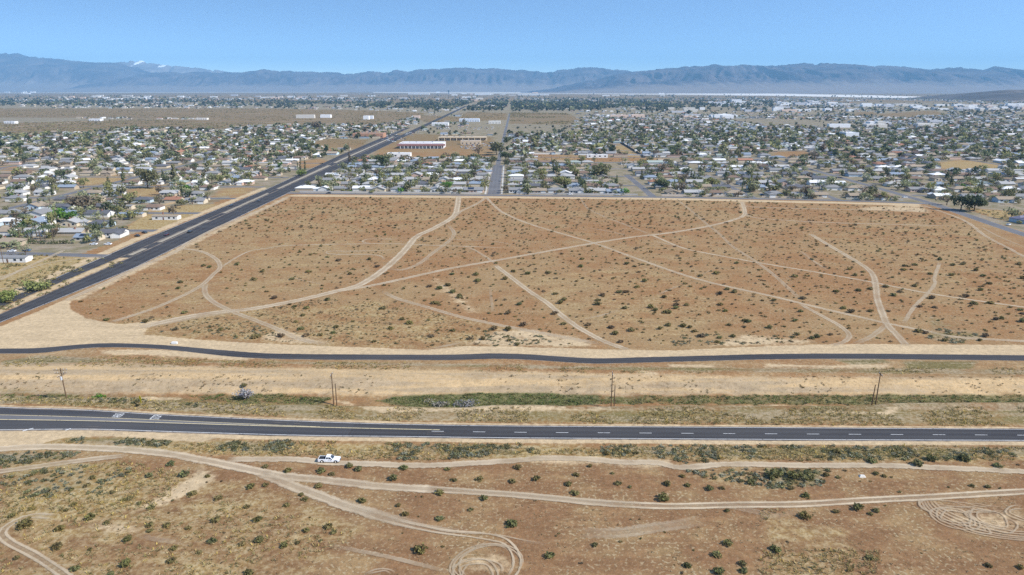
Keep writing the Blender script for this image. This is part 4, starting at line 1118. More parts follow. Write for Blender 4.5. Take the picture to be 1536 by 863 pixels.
building('school', 'terracotta building with a flat roof left of the boulevard', 'building', 552, 207, 62, 34, 8, (0.42, 0.235, 0.15), (0.36, 0.23, 0.16))
building('warehouse', 'low white building at the end of the vacant strip, left of boulevard shops', 'building', 598, 236, 34, 14, 5, (0.74, 0.73, 0.7), (0.7, 0.7, 0.69))
building('trailer_row', 'long white trailer along the vacant strip right of central street', 'building', 896, 237, 30, 7, 4, (0.74, 0.73, 0.7), (0.76, 0.75, 0.72))
building('warehouse', 'white warehouse beside the far boulevard behind the shops', 'building', 660, 189, 44, 26, 7, (0.7, 0.7, 0.7), (0.7, 0.71, 0.72))
building('workshop', 'long white workshop with blue trim in the far lots', 'building', 704, 183, 60, 30, 8, (0.6, 0.64, 0.7), (0.66, 0.69, 0.74))
building('warehouse', 'pale grey warehouse at the far end of the central street', 'building', 742, 186, 34, 22, 7, (0.66, 0.63, 0.58), (0.6, 0.58, 0.55))
building('barn', 'beige barn beside the upper central street', 'building', 706, 217, 36, 14, 6, (0.58, 0.46, 0.33), (0.5, 0.45, 0.4))
building('clinic', 'big white block on the far right edge of town', 'building', 1105, 154, 70, 40, 20, (0.74, 0.74, 0.75), (0.7, 0.7, 0.72))
building('hangar', 'wide white hangar on the far plain near the tower', 'building', 628, 142, 320, 80, 16, (0.7, 0.7, 0.7), (0.68, 0.69, 0.72))
building('hangar', 'white hangar on the far plain right of the tower', 'building', 724, 143, 220, 90, 26, (0.72, 0.72, 0.72), (0.7, 0.7, 0.72))
building('hangar', 'row of pale hangars beyond the dark tree belt', 'building', 800, 143.4, 420, 80, 15, (0.7, 0.7, 0.7), (0.7, 0.7, 0.72))
building('storage_shed', 'long white storage shed in the upper left fields', 'building', 142, 182, 34, 18, 6, (0.7, 0.7, 0.71), (0.72, 0.72, 0.73))
building('storage_shed', 'long white storage shed at the left edge of the upper fields', 'building', 14, 186, 30, 16, 6, (0.7, 0.7, 0.7), (0.7, 0.72, 0.74))
building('storage_shed', 'low pale sheds right of the upper left fields', 'building', 302, 180, 36, 14, 5, (0.7, 0.66, 0.6), (0.66, 0.66, 0.64))
building('church', 'white gabled hall among dark roofs in the right half of town', 'building', 1278, 208, 26, 30, 11, (0.74, 0.74, 0.74), (0.7, 0.7, 0.7))
def commercial_masses():
    """strips of white commercial roofs seen edge on across the far town"""
    V, Q, C, b = [], [], [], 0
    spots = [(px, py) for px0, px1, py, n in [(90, 560, 147, 46), (560, 760, 150, 10), (1060, 1260, 157, 40), (1000, 1300, 166, 16), (1200, 1536, 160, 26), (1380, 1536, 163, 22), (1250, 1420, 189, 7), (860, 1100, 176, 12), (0, 60, 139, 5), (640, 1010, 141.6, 22), (400, 640, 177, 5)] for px, py in zip(RNG.uniform(px0, px1, n), RNG.normal(py, 1.6, n))]
    for px, py in spots:
        x, y = ground_xy(px, max(py, 139.5)); w, d, h = RNG.uniform(14, 50) * (1 + y / 9000), RNG.uniform(12, 30), RNG.uniform(5, 10) * (1 + y / 9000)
        c = np.array(pick([(.74, .74, .74), (.6, .56, .5), (.5, .5, .52), (.66, .5, .4)], [.55, .25, .12, .08]))
        V.append(np.array([(x + a * w / 2, y + e * d / 2, z) for z in (0, h) for e in (-1, 1) for a in (-1, 1)]))
        Q.append(np.array([(4, 5, 7, 6), (0, 1, 5, 4), (2, 6, 7, 3), (0, 4, 6, 2), (1, 3, 7, 5)]) + b); b += 8
        C.append(np.tile(c, (8, 1)))
    tag(link('distant_warehouses', np_mesh('distant_warehouses', np.vstack(V), np.vstack(Q), [M['mass']], np.vstack(C))), 'strips of white flat-roofed commercial buildings across the far town', 'buildings', kind='stuff')
commercial_masses()
tx, ty = ground_xy(673, 141.5)
tw = thing('control_tower', 'dark slender control tower on the far plain beyond the town', 'tower', (tx, ty, 0))
put_part('shaft', MB().box(-9, 9, -9, 9, 0, 44).mesh('shaft', M['wall']), tw, color=(0.22, 0.22, 0.23))
put_part('cab', MB().box(-13, 13, -13, 13, 44, 58).mesh('cab', M['glass']), tw)
put_part('roof', MB().box(-14, 14, -14, 14, 58, 60).mesh('roof', M['dark']), tw)

# block walls and fences round yards
def block_wall(label, pts, h=1.7, colour=(0.6, 0.56, 0.5), px=True, name='block_wall'):
    P = smooth_line(world_pts(pts) if px else np.array(pts, float), 14) if len(pts) > 2 else (world_pts(pts) if px else np.array(pts, float))
    t = thing(name, label, 'wall', (P[0][0], P[0][1], 0), 0, 'low walls and fences round the yards')
    L = MB(); CP_ = MB()
    for a, b in zip(P[:-1], P[1:]):
        d = Vector((b[0] - a[0], b[1] - a[1], 0)); n = Vector((-d.y, d.x, 0)).normalized() * 0.1
        o = Vector((P[0][0], P[0][1], 0))
        q = [Vector((a[0], a[1], 0)) - o, Vector((b[0], b[1], 0)) - o]
        for mb, k, z0, z1 in ((L, 1, 0, h), (CP_, 1.4, h + .002, h + .1)):
            v = [q[0] - n * k, q[1] - n * k, q[1] + n * k, q[0] + n * k]
            mb.add([(*p.xy, z0) for p in v] + [(*p.xy, z1) for p in v], [(0, 1, 5, 4), (1, 2, 6, 5), (2, 3, 7, 6), (3, 0, 4, 7), (4, 5, 6, 7)])
    put_part('wall', L.mesh('wall', M['block']), t, color=colour)
    put_part('coping', CP_.mesh('coping', M['block']), t, color=tuple(min(1, c * 1.1) for c in colour))
block_wall('long pale wall along the vacant strip right of central street', [(768, 231.5), (900, 232.5), (1090, 237)], 2.2, (0.72, 0.68, 0.6))
block_wall('dark diagonal fence beside the golden triangular lot', [(925, 211), (968, 237)], 2.4, (0.12, 0.1, 0.09))
block_wall('low pale wall along the field edge between boulevard and central street', [(-205, 659), (-30, 649)], 1.5, (0.55, 0.5, 0.44), False)
block_wall('low cream wall along the field edge right of first side street', [(140, 637), (208, 633)], 1.6, (0.6, 0.5, 0.4), False)
block_wall('low tan wall along the field edge right of second side street', [(230, 627), (284, 621)], 1.6, (0.6, 0.48, 0.36), False)
block_wall('low cream wall along field edge right of third side street', [(303, 617), (350, 608)], 1.6, (0.62, 0.55, 0.44), False)
block_wall('pale wall along the field edge just right of central street', [(4, 648), (118, 640)], 1.5, (0.5, 0.46, 0.42), False)
block_wall('tan wall across the yards of the long lot left of the boulevard', [(200, 327), (262, 305), (330, 303)], 1.4, (0.33, 0.25, 0.16))
for r, y in enumerate([685, 760, 836, 912]):
    block_wall(f'{["nearest", "second", "third", "farthest"][r]} of the four back yard walls left of the central street', [(-208, y), (-28, y)], 1.8, (0.55, 0.52, 0.48), False)


# ------------------------------------------------------------------ plants
def leaf_cloud(n, size, seed, lobes, flat=1.0, tint=(1, 1, 1), jitter=.35):
    """leaf-clump faces spread through several lobes: V, Q, colour"""
    r = np.random.default_rng(seed)
    lobes = np.array(lobes, float)            # x, y, z, rx, ry, rz
    vol = lobes[:, 3] * lobes[:, 4] * lobes[:, 5]
    k = r.choice(len(lobes), n, p=vol / vol.sum())
    d = r.normal(size=(n, 3)); d /= np.linalg.norm(d, axis=1)[:, None]
    rad = r.uniform(.25, 1.08, n) ** .55
    c = lobes[k, :3] + d * rad[:, None] * lobes[k, 3:]
    a = r.normal(size=(n, 3)); a[:, 2] *= .5; a /= np.linalg.norm(a, axis=1)[:, None]
    b = np.cross(a, d + .4 * r.normal(size=(n, 3))); b /= np.linalg.norm(b, axis=1)[:, None] + 1e-9
    s = size * r.uniform(.55, 1.35, n)[:, None]
    V = np.stack([c - a * s - b * s * .5, c + a * s * .3 - b * s * .8, c + a * s + b * s * .5 * flat, c - a * s * .4 + b * s * .8], 1).reshape(-1, 3)
    Q = np.arange(4 * n).reshape(n, 4)
    t = np.array(tint)[None] * (1 + jitter * (r.random((n, 1)) - .5) * 2) * (1 + .12 * (r.random((n, 3)) - .5))
    V[:, 2] = np.maximum(V[:, 2], 0.02)
    return V, Q, np.repeat(np.clip(t, 0, 1), 4, 0)
def limbs(spec):
    mb = MB()
    for p0, p1, r0, r1 in spec: mb.tube(p0, p1, r0, r1, 6)
    return mb

# creosote and other desert bushes
def bush_proto(seed, n, tint, spread=1.0, upright=.75):
    r = np.random.default_rng(seed)
    lob = [(0, 0, .5, .75, .7, .48)]
    for q in range(6):
        an = q * 1.05 + r.uniform(-.4, .4); d = r.uniform(.35, .75) * spread
        lob.append((d * math.cos(an), d * math.sin(an), r.uniform(.4, .85) * upright, r.uniform(.3, .5), r.uniform(.3, .5), r.uniform(.28, .5) * upright))
    V, Q, C = leaf_cloud(n, .17, seed, lob, tint=tint, jitter=.4)
    st = limbs([((.05 * math.cos(a), .05 * math.sin(a), 0), (.55 * math.cos(a), .55 * math.sin(a), .8), .025, .01) for a in np.linspace(0, 5.5, 6)])
    Vs, Qs, Ts, _ = proto([(st, 0)])
    Qa = np.vstack([Q, Qs + len(V)])
    Ca = np.vstack([C, np.tile((0.10, 0.08, 0.055), (len(Vs), 1))])
    return np.vstack([V, Vs]), Qa, Ca
CREO, CREO_G, SAGE, BROWN_B = (.132, .108, .042), (.112, .108, .042), (.170, .165, .11), (.11, .08, .045)
B_DETAIL = {}
for nm, tint in (('olive', CREO), ('green', CREO_G), ('grey', SAGE), ('brown', BROWN_B)):
    B_DETAIL[nm] = [np_mesh('bush_' + nm, *bush_proto(40 + 7 * i + len(nm), 150, tint)[:2], [M['leaf']], bush_proto(40 + 7 * i + len(nm), 150, tint)[2]) for i in range(4)]
def bush_lite(seed, n, tint, size=.26):
    lob = [(0, 0, .45, .8, .75, .5), (.4, .2, .5, .5, .5, .4), (-.4, -.1, .45, .5, .5, .4)]
    V, Q, C = leaf_cloud(n, size, seed, lob, tint=tint, jitter=.4)
    return V, Q, C
FORE = {  # crop origin: (x, y, width) of each bush in a 3.835 times enlargement of the photograph
 (0, 638): [(1060,280,75),(1195,290,45),(985,215,60),(860,285,60),(1440,350,60),(1110,388,65),(1260,415,60),(730,268,35),(500,345,45),(650,382,40),(745,420,45),(712,427,40),(805,448,40),(870,468,55),(995,428,35),(1420,468,45),(1160,448,25),(970,502,30),(1275,320,30),(1190,325,25),(380,487,40),(425,452,50),(190,475,50),(70,517,55),(105,497,30),(150,565,100),(345,590,75),(520,525,75),(615,555,45),(860,570,55),(865,605,45),(958,573,55),(1085,590,45),(1240,540,70),(1480,540,60),(1290,615,30),(740,650,60),(718,672,35),(1220,660,60),(1395,680,50),(1495,655,60),(330,693,85),(520,712,40),(1000,708,50),(1150,727,40),(725,790,90),(435,820,65),(985,778,60),(95,762,50),(1275,790,25),(640,855,60),(1430,845,60),(410,367,40),(535,300,50),(270,400,40),(95,455,30)],
 (380, 638): [(70,235,50),(200,258,65),(380,345,55),(390,258,60),(450,278,45),(555,230,60),(605,250,60),(865,240,65),(1115,250,45),(805,300,70),(1155,312,45),(1305,303,60),(1490,318,55),(1525,240,50),(275,397,45),(300,420,50),(195,458,45),(625,430,70),(835,458,45),(875,510,55),(950,525,22),(1075,385,60),(1330,415,60),(1250,482,40),(1075,535,60),(1490,562,85),(970,408,35),(30,540,60),(430,578,65),(305,600,60),(460,615,45),(180,688,60),(255,675,40),(40,655,65),(390,660,38),(1090,695,32),(960,715,90),(858,620,20),(325,530,22),(70,342,45),(935,410,20)],
 (760, 638): [(170,305,55),(355,337,50),(395,385,60),(480,232,40),(640,330,50),(710,352,38),(925,335,55),(905,413,85),(610,275,35),(400,283,50),(1010,290,45),(1170,360,60),(1240,358,40),(1400,325,60),(1520,285,50),(1040,345,40),(165,430,35),(300,620,25),(285,634,25),(295,677,15),(505,685,48),(655,667,32),(770,650,30),(910,613,30),(715,540,22),(765,540,22),(1268,490,40),(505,580,15),(290,575,15),(1270,675,75),(1205,740,70),(1040,805,60),(1355,795,60),(1365,835,60),(1225,840,75),(1075,718,25),(1525,708,40),(245,745,70),(430,790,40),(965,802,20),(1010,845,40),(575,158,50),(690,155,35),(745,155,45)],
 (1136, 638): [(100,280,100),(200,290,80),(280,290,100),(395,285,50),(195,360,50),(280,400,60),(465,297,40),(505,258,35),(270,517,85),(455,495,50),(575,470,70),(685,490,45),(650,508,40),(735,460,25),(820,380,35),(110,710,75),(175,668,35),(380,715,38),(645,760,55),(520,835,40),(945,735,20),(1330,805,50),(1510,815,45),(1100,355,25),(1235,345,40),(1325,350,45),(1395,360,30),(460,145,60),(680,275,45),(730,290,40),(770,295,30),(650,320,25),(590,320,20),(1380,228,60),(1500,225,30),(1190,185,90),(1000,190,80),(920,215,90),(660,200,70)]}
bushes = []      # x, y, radius, tone
for (ox, oy), L in FORE.items():
    for zx, zy, zw in L:
        px, py = ox + zx / 3.835, oy + (zy + zw * .16) / 3.835
        x, y = ground_xy(px, py)
        depth = y * CP + CAM_H * SP
        r = zw / 3.835 / FOC * depth / 2 * 1.0
        big = zw > 55
        tone = 'brown' if zw < 30 else 'green' if (big and RNG.random() < .7) else 'olive'
        bushes.append((x, y, r, tone))
# bushes of the field: random, denser to the right and along its far edge
TRK_X0, TRK_Y0 = -620, 100
TRK = np.zeros((1240, 580), bool)
for p_, w_, s_, _ in TRACKS:
    if s_ <= .5: continue
    L_ = smooth_line(world_pts(p_), .8); h_ = w_ * .5 + .4
    for ox_ in np.arange(-h_, h_ + .1, .7):
        for oy_ in np.arange(-h_, h_ + .1, .7):
            if ox_ * ox_ + oy_ * oy_ > h_ * h_: continue
            a_, b_ = (L_[:, 0] + ox_ - TRK_X0).astype(int), (L_[:, 1] + oy_ - TRK_Y0).astype(int)
            k_ = (a_ >= 0) & (a_ < 1240) & (b_ >= 0) & (b_ < 580)
            TRK[a_[k_], b_[k_]] = True
def off_track(x, y, *_):
    a, b = int(x - TRK_X0), int(y - TRK_Y0)
    return not (0 <= a < 1240 and 0 <= b < 580 and TRK[a, b])
FIELD = [(112, 455), (432, 297), (1000, 299), (1380, 311), (1440, 330), (1560, 400), (1750, 480), (1750, 514), (1340, 514), (900, 518), (640, 520), (430, 513), (250, 503), (140, 480)]
def density(px, py):
    d = .42 + .5 * min(max((px - 620) / 700, 0), 1)
    if py < 350: d = max(d, 1.15 if px > 400 else .6)
    if 385 < px < 640 and 310 < py < 345: d = 1.5
    if px > 1200 and py < 420: d = 1.25
    if px < 760 and py > 440: d = .35
    if px < 420 and py > 370: d = .16
    if 900 < px < 1060 and 310 < py < 390: d *= .6
    return d
cell = {}
tries = 0
while tries < 22000:
    tries += 1
    y = RNG.uniform(243, 645); x = RNG.uniform(-.78 * y - 10, .78 * y + 10)
    px, py = to_px(x, y)
    if not point_in(px, py, FIELD): continue
    dd = density(px, py) * (0.22 + 1.75 * float(fbm(np.array([x / 30]), np.array([y / 30]), 61, 3)[0]) ** 1.25)
    if RNG.random() > dd * 1.6: continue
    key = (int(x // 2.8), int(y // 2.8))
    if any((key[0] + i, key[1] + j) in cell for i in (-1, 0, 1) for j in (-1, 0, 1)) and RNG.random() < .8: continue
    if not off_track(x, y): continue
    cell[key] = 1
    bushes.append((x, y, float(np.clip(RNG.lognormal(-.18, .40), .32, 1.7)) * (1.3 if y > 480 else 1.12), 'brown' if RNG.random() < .12 else 'olive' if RNG.random() < .72 else 'green'))
bushes = [b for b in bushes if in_frame(b[0], b[1], 0, 6) and to_px(b[0], b[1])[1] < 866]
def shows(b): return b[2] / math.hypot(b[1], CAM_H)
bushes.sort(key=shows, reverse=True)
NEAR_B, FAR_B = bushes[:296], bushes[296:]

LANDMARKS = [('the white pickup', (494, 690)), ('the yellow sign', (212, 606)), ('the tyre-mark loops at the bottom edge', (718, 850)), ('the many tyre-mark circles at right', (1460, 780)),
             ('the pale dirt mound by the track', (960, 694)), ('the fork of the two dirt tracks', (420, 715)), ('the looped track at lower left', (20, 800)), ('the track junction at the right', (1328, 486)),
             ('the pale dirt corner lot', (130, 490)), ('the leftmost utility pole', (98, 591)), ('the rightmost pole pair', (1312, 601)), ('the middle pole pair', (919, 601)), ('the left pole pair', (501, 596)),
             ('the long dirt track near bottom centre', (760, 742)), ('the long dirt track at lower right', (1250, 754)), ('the hooked track end near path road', (1268, 508)), ('the diagonal track meeting the path road', (920, 518)),
             ('the crossing of two thin field tracks', (890, 364)), ('the bend of the wide field track', (575, 405)), ('the field track fork at left', (500, 438)), ('the left loop track', (322, 410)),
             ('the far lower right corner', (1500, 850)), ('the lower left corner', (30, 855)), ('the low gravel patch by the path road', (770, 508)), ('the thin track crossing at right', (1390, 441)), ('the straight field track at far right', (1480, 455)),
             ('the faint pale tracks at bottom centre', (940, 798)), ('the short faint field track', (1003, 436)), ('the bottom edge between the tracks', (330, 855)), ('the bottom right tracks', (1140, 850))]
LMW = [(n, ground_xy(*p)) for n, p in LANDMARKS]
def size_word(r): return 'tiny' if r < .6 else 'small' if r < .95 else 'medium' if r < 1.3 else 'large' if r < 1.8 else 'very large'
def where_labels(items, noun):
    """a label for each (x, y, size word, tone): its rank by distance on one side of the nearest landmark"""
    sides = {}
    for i, (x, y, sw, tone) in enumerate(items):
        n, (lx, ly) = min(LMW, key=lambda L: math.hypot(x - L[1][0], y - L[1][1]))
        dx, dy = x - lx, y - ly
        side = ('right of' if dx > 0 else 'left of') if abs(dx) > abs(dy) else ('beyond' if dy > 0 else 'in front of')
        sides.setdefault((n, side, sw, tone), []).append((math.hypot(dx, dy), i))
    out = [None] * len(items)
    for (n, side, sw, tone), L in sides.items():
        L.sort()
        for k, (d, i) in enumerate(L):
            rank = ('' if len(L) == 1 else 'nearest ' if k == 0 else ORD[k] + ' nearest ')
            out[i] = f'{rank}{sw} {tone} {noun} {side} {n}'
    return out
lab = where_labels([(b[0], b[1], size_word(b[2]), b[3]) for b in NEAR_B], 'bush')
for (x, y, r, tone), L in zip(NEAR_B, lab):
    o = link('desert_bush', random.choice(B_DETAIL[tone]), None, (x, y, zat(x, y) - .03), RNG.uniform(0, 6.28))
    o.scale = (r * RNG.uniform(.85, 1.1), r * RNG.uniform(.8, 1.0), r * RNG.uniform(.62, .95)); o.color = (*(RNG.uniform(.8, 1.25) * np.array([RNG.uniform(.92, 1.08), 1, RNG.uniform(.9, 1.1)])), 1)
    tag(o, L, 'bush', 'desert bushes scattered over the field and foreground')

def mass(name, label, cat, pts, protos, size_xy, size_z, tone_jit=.25, sink=.03):
    """many small plants nobody could count, as one object"""
    pts = np.asarray(pts); chunks = []
    which = RNG.integers(0, len(protos), len(pts))
    for k, (V, Q, C) in enumerate(protos):
        p = pts[which == k]
        if not len(p): continue
        n = len(p); s = RNG.uniform(*size_xy, n) * (p[:, 2] if p.shape[1] > 2 else 1); h = RNG.uniform(*size_z, n) * (p[:, 2] if p.shape[1] > 2 else 1)
        rz = RNG.uniform(0, 6.28, n); c, sn = np.cos(rz)[:, None], np.sin(rz)[:, None]
        W = np.stack([(V[None, :, 0] * c - V[None, :, 1] * sn) * s[:, None] + p[:, :1], (V[None, :, 0] * sn + V[None, :, 1] * c) * s[:, None] + p[:, 1:2],
                      V[None, :, 2] * h[:, None] + height(p[:, 0], p[:, 1])[:, None] - sink], -1).reshape(-1, 3)
        F = (Q[None] + (np.arange(n) * len(V))[:, None, None]).reshape(-1, Q.shape[1])
        tj = 1 + tone_jit * (RNG.random((n, 1, 1)) - .5) * 2
        chunks.append((W, F, (C[None] * tj).reshape(-1, 3)))
    V, F, C, b = [], [], [], 0
    for w, f, c in chunks: V.append(w); F.append(f + b); C.append(c); b += len(w)
    return tag(link(name, np_mesh(name, np.vstack(V), np.vstack(F), [M['leaf']], np.clip(np.vstack(C), 0, 1))), label, cat, kind='stuff')
mass('desert_scrub', 'small dark bushes scattered over the farther field', 'bushes', [(b[0], b[1], b[2]) for b in FAR_B], [bush_lite(900 + i, 34, t) for i, t in enumerate(((.105, .082, .030), (.118, .092, .034), CREO_G, BROWN_B))], (.64, .95), (.42, .75))

def scatter(polys, n, gap=None):
    out = []
    for poly, m in polys:
        P = world_pts(poly); lo, hi = P.min(0), P.max(0)
        k = 0
        while k < m * n:
            p = RNG.uniform(lo, hi, (400, 2)); k += 1
            for q in p:
                px, py = to_px(*q)
                if point_in(px, py, poly) and off_track(*q): out.append((*q, 1.0))
                if len(out) and k >= m * n: break
            k += 399
    return out
def scatter_n(poly, n, clump=9.0, seed=1, thr=.45):
    P = world_pts(poly); lo, hi = P.min(0), P.max(0); out = []; t = 0
    while len(out) < n and t < n * 40:
        m = 500; q = RNG.uniform(lo, hi, (m, 2)); t += m
        px, py = to_px(q[:, 0], q[:, 1])
        ok = np.zeros(m, bool)
        for i in range(len(poly)):
            ax, ay = poly[i]; bx, by = poly[(i + 1) % len(poly)]
            if ay == by: continue
            ok ^= ((ay > py) != (by > py)) & (px < (bx - ax) * (py - ay) / (by - ay) + ax)
        ok &= vnoise(q[:, 0] / clump, q[:, 1] / clump, seed) > thr
        out += [(*p, 1.0) for p in q[ok] if off_track(*p)]
    return out[:n]
def tuft(seed, n, tint, spread=.5, h=.5):
    r = np.random.default_rng(seed); V, Q, C = [], [], []
    for i in range(n):
        a = r.uniform(0, 6.28); d = r.uniform(.05, spread); l = r.uniform(.5, 1) * h
        c = np.array((d * math.cos(a), d * math.sin(a), 0)); o = np.array((math.cos(a), math.sin(a), 0)); sd = np.array((-o[1], o[0], 0)) * r.uniform(.05, .13)
        V += [c - sd, c + sd, c + o * l * .6 + sd * .3 + (0, 0, l), c + o * l * .6 - sd * .3 + (0, 0, l)]
        Q.append([4 * i, 4 * i + 1, 4 * i + 2, 4 * i + 3]); C += [np.array(tint) * r.uniform(.7, 1.25)] * 4
    return np.array(V), np.array(Q), np.array(C)
VERGE_S = [(-60, 668), (0, 668), (40, 674), (130, 656), (180, 656), (260, 666), (420, 662), (600, 664), (800, 666), (1000, 668), (1300, 668), (1600, 672), (1600, 692), (1300, 690), (1030, 697), (1000, 688), (840, 684), (600, 692), (400, 690), (280, 680), (180, 671), (0, 672)]
SAGE_POLYS = [([(100, 658), (180, 656), (255, 663), (250, 670), (180, 671), (112, 664)], 100), ([(-20, 668), (36, 667), (40, 672), (-20, 673)], 40), ([(310, 664), (440, 661), (440, 680), (330, 677)], 110), ([(590, 665), (800, 667), (800, 686), (600, 690)], 150),
              ([(900, 669), (1250, 669), (1250, 690), (1030, 695), (1000, 688), (905, 684)], 165), ([(1250, 669), (1600, 674), (1600, 690), (1250, 690)], 160), ([(-20, 681), (120, 678), (110, 688), (-20, 702)], 130), ([(0, 700), (170, 686), (230, 690), (150, 740), (0, 752)], 110),
              ([(1140, 704), (1245, 703), (1235, 730), (1150, 733)], 75), ([(1020, 700), (1140, 702), (1150, 730), (1040, 715)], 60), ([(1410, 490), (1470, 503), (1440, 517), (1390, 508)], 60), ([(720, 495), (800, 497), (830, 515), (740, 520)], 70), ([(1000, 500), (1200, 505), (1180, 515), (1010, 520)], 60),
              ([(215, 497), (380, 480), (470, 505), (420, 512), (300, 506)], 60), ([(80, 592), (260, 596), (400, 606), (300, 612), (120, 604)], 110)]
sage = []
for poly, n in SAGE_POLYS: sage += scatter_n(poly, n, 6, 5, .38)
mass('sage_scrub', 'low grey green scrub along the highway verges', 'scrub', sage, [bush_lite(700, 30, SAGE, .24), bush_lite(701, 30, (.115, .115, .055), .24), bush_lite(702, 26, (.135, .138, .09), .24), bush_lite(703, 26, (.095, .088, .036), .24)], (.4, 1.2), (.3, .75), .35)
straw = []
for poly, n in [(VERGE_S, 2600), ([(0, 592), (400, 602), (520, 610), (700, 614), (1100, 612), (1600, 612), (1600, 640), (1000, 637), (600, 632), (400, 624), (160, 612), (0, 605)], 3400), ([(-20, 690), (180, 690), (280, 710), (240, 770), (60, 770), (-20, 790)], 800), ([(0, 535), (160, 534), (420, 543), (760, 546), (900, 552), (1300, 552), (1600, 552), (1600, 562), (900, 560), (400, 552), (0, 550)], 1100), ([(0, 770), (300, 740), (560, 800), (400, 863), (0, 863)], 700), ([(1140, 760), (1320, 800), (1320, 863), (1140, 863)], 300)]:
    straw += scatter_n(poly, n, 11, 8, .40)
mass('dry_grass', 'straw coloured dry grass and weeds on berms and verges', 'grass', straw, [tuft(800, 9, (.27, .20, .085)), tuft(801, 9, (.22, .175, .085)), tuft(802, 9, (.15, .135, .055)), tuft(803, 9, (.31, .245, .12)), tuft(804, 9, (.12, .105, .042)), tuft(805, 9, (.30, .225, .07))], (.5, 1.3), (.5, 1.2), .25)
green = []
for poly, n in [([(560, 591), (610, 583), (780, 580), (900, 583), (900, 595), (760, 602), (640, 603)], 1300), ([(380, 583), (420, 581), (470, 585), (500, 588), (480, 596), (400, 594)], 330), ([(900, 584), (1160, 583), (1600, 582), (1600, 593), (1160, 597), (900, 595)], 1500), ([(0, 581), (120, 583), (120, 590), (0, 590)], 160), ([(280, 582), (390, 581), (390, 596), (300, 590)], 200)]:
    green += scatter_n(poly, n, 7, 12, .12)
mass('channel_weeds', 'dense green weeds in the bottom of the wash', 'weeds', green, [tuft(820, 10, (.085, .115, .03)), tuft(821, 10, (.14, .125, .05)), tuft(822, 10, (.105, .105, .04)), bush_lite(823, 22, (.08, .10, .035), .24), bush_lite(824, 22, (.15, .14, .07), .22)][:3], (.6, 1.4), (.35, .9), .35)
litter = scatter_n([(-20, 560), (800, 562), (1600, 566), (1600, 580), (800, 581), (-20, 577)], 260, 9, 15, .5)
mass('bank_scrub', 'small brown bushes dotted on the cut bank', 'scrub', litter, [bush_lite(830, 20, (.15, .10, .05), .22), bush_lite(831, 20, (.12, .10, .045), .22)], (.25, .7), (.25, .6), .3)
field_weeds = scatter_n(FIELD, 2600, 40, 31, .40)
mass('field_weeds', 'tiny dry weeds speckled over the open field', 'weeds', field_weeds, [bush_lite(840, 8, (.17, .13, .06), .3), bush_lite(841, 8, (.22, .18, .09), .3), bush_lite(842, 8, (.12, .10, .045), .3)], (.3, .75), (.25, .5), .3)
field_south = scatter_n([(150, 480), (300, 478), (500, 445), (740, 480), (900, 515), (640, 522), (430, 514)], 900, 15, 33, .35)
mass('field_weeds', 'small grey brown weeds along the near field edge', 'weeds', field_south, [bush_lite(843, 10, (.15, .125, .07), .28), bush_lite(844, 10, (.12, .105, .055), .28)], (.3, .8), (.25, .6), .3)
fore_weeds = scatter_n([(-20, 700), (400, 720), (800, 760), (1600, 745), (1600, 870), (-20, 870)], 1500, 20, 35, .42)
mass('foreground_weeds', 'tiny dry weeds speckled over the foreground soil', 'weeds', fore_weeds, [bush_lite(850, 8, (.15, .11, .055), .26), bush_lite(851, 8, (.25, .19, .11), .26), tuft(852, 8, (.36, .28, .16), .4, .3)], (.2, .5), (.2, .45), .3)

# named plants of the wash
def big_bush(name, label, cat, px, py, r, h, tint, n=260, size=.3, seed=1):
    x, y = ground_xy(px, py)
    rg = np.random.default_rng(seed)
    lob = [(rg.uniform(-.6, .6) * r, rg.uniform(-.4, .4) * r, h * rg.uniform(.35, .65), r * rg.uniform(.35, .6), r * rg.uniform(.3, .5), h * rg.uniform(.28, .42)) for _ in range(7)]
    V, Q, C = leaf_cloud(n, size, seed, lob, tint=tint)
    t = thing(name, label, cat, (x, y, zat(x, y)))
    put_part('crown', np_mesh('crown', V, Q, [M['leaf']], C), t)
    put_part('trunk', limbs([((0, 0, -.1), (l[0], l[1], l[2]), .07, .02) for l in lob]).mesh('trunk', M['bark']), t)
big_bush('green_bush', 'round bright green bush in the wash left of the yellow sign', 'bush', 148, 590, 2.4, 2.6, (.075, .15, .025), 260, .26, 3)
big_bush('grey_bush', 'wide pale grey leafless bush in the green wash', 'bush', 366, 588, 4.2, 3.6, (.24, .225, .225), 420, .26, 4)
big_bush('brown_bush', 'round brown bush on the bank behind the pale grey bush', 'bush', 364, 572, 1.3, 1.5, (.11, .095, .04), 140, .2, 5)
big_bush('grey_bush', 'low pale grey thicket left part of the green channel centre', 'bush', 655, 597, 4.6, 1.7, (.20, .185, .15), 260, .26, 6)
big_bush('grey_bush', 'low pale grey thicket right part of the green channel centre', 'bush', 705, 599, 5.2, 1.8, (.19, .18, .165), 280, .26, 7)
big_bush('roadside_tree', 'low yellow green tree beside boulevard at the left edge', 'tree', 12, 452, 8.5, 5.5, (.17, .19, .06), 600, .5, 8)
big_bush('roadside_tree', 'low yellow green tree beside boulevard, nearer the vacant corner', 'tree', 52, 436, 7.5, 5.0, (.17, .18, .065), 560, .5, 9)
big_bush('roadside_tree', 'round yellow green tree standing in the boulevard median gap', 'tree', 453, 264, 7.0, 8.0, (.14, .17, .045), 420, .6, 10)

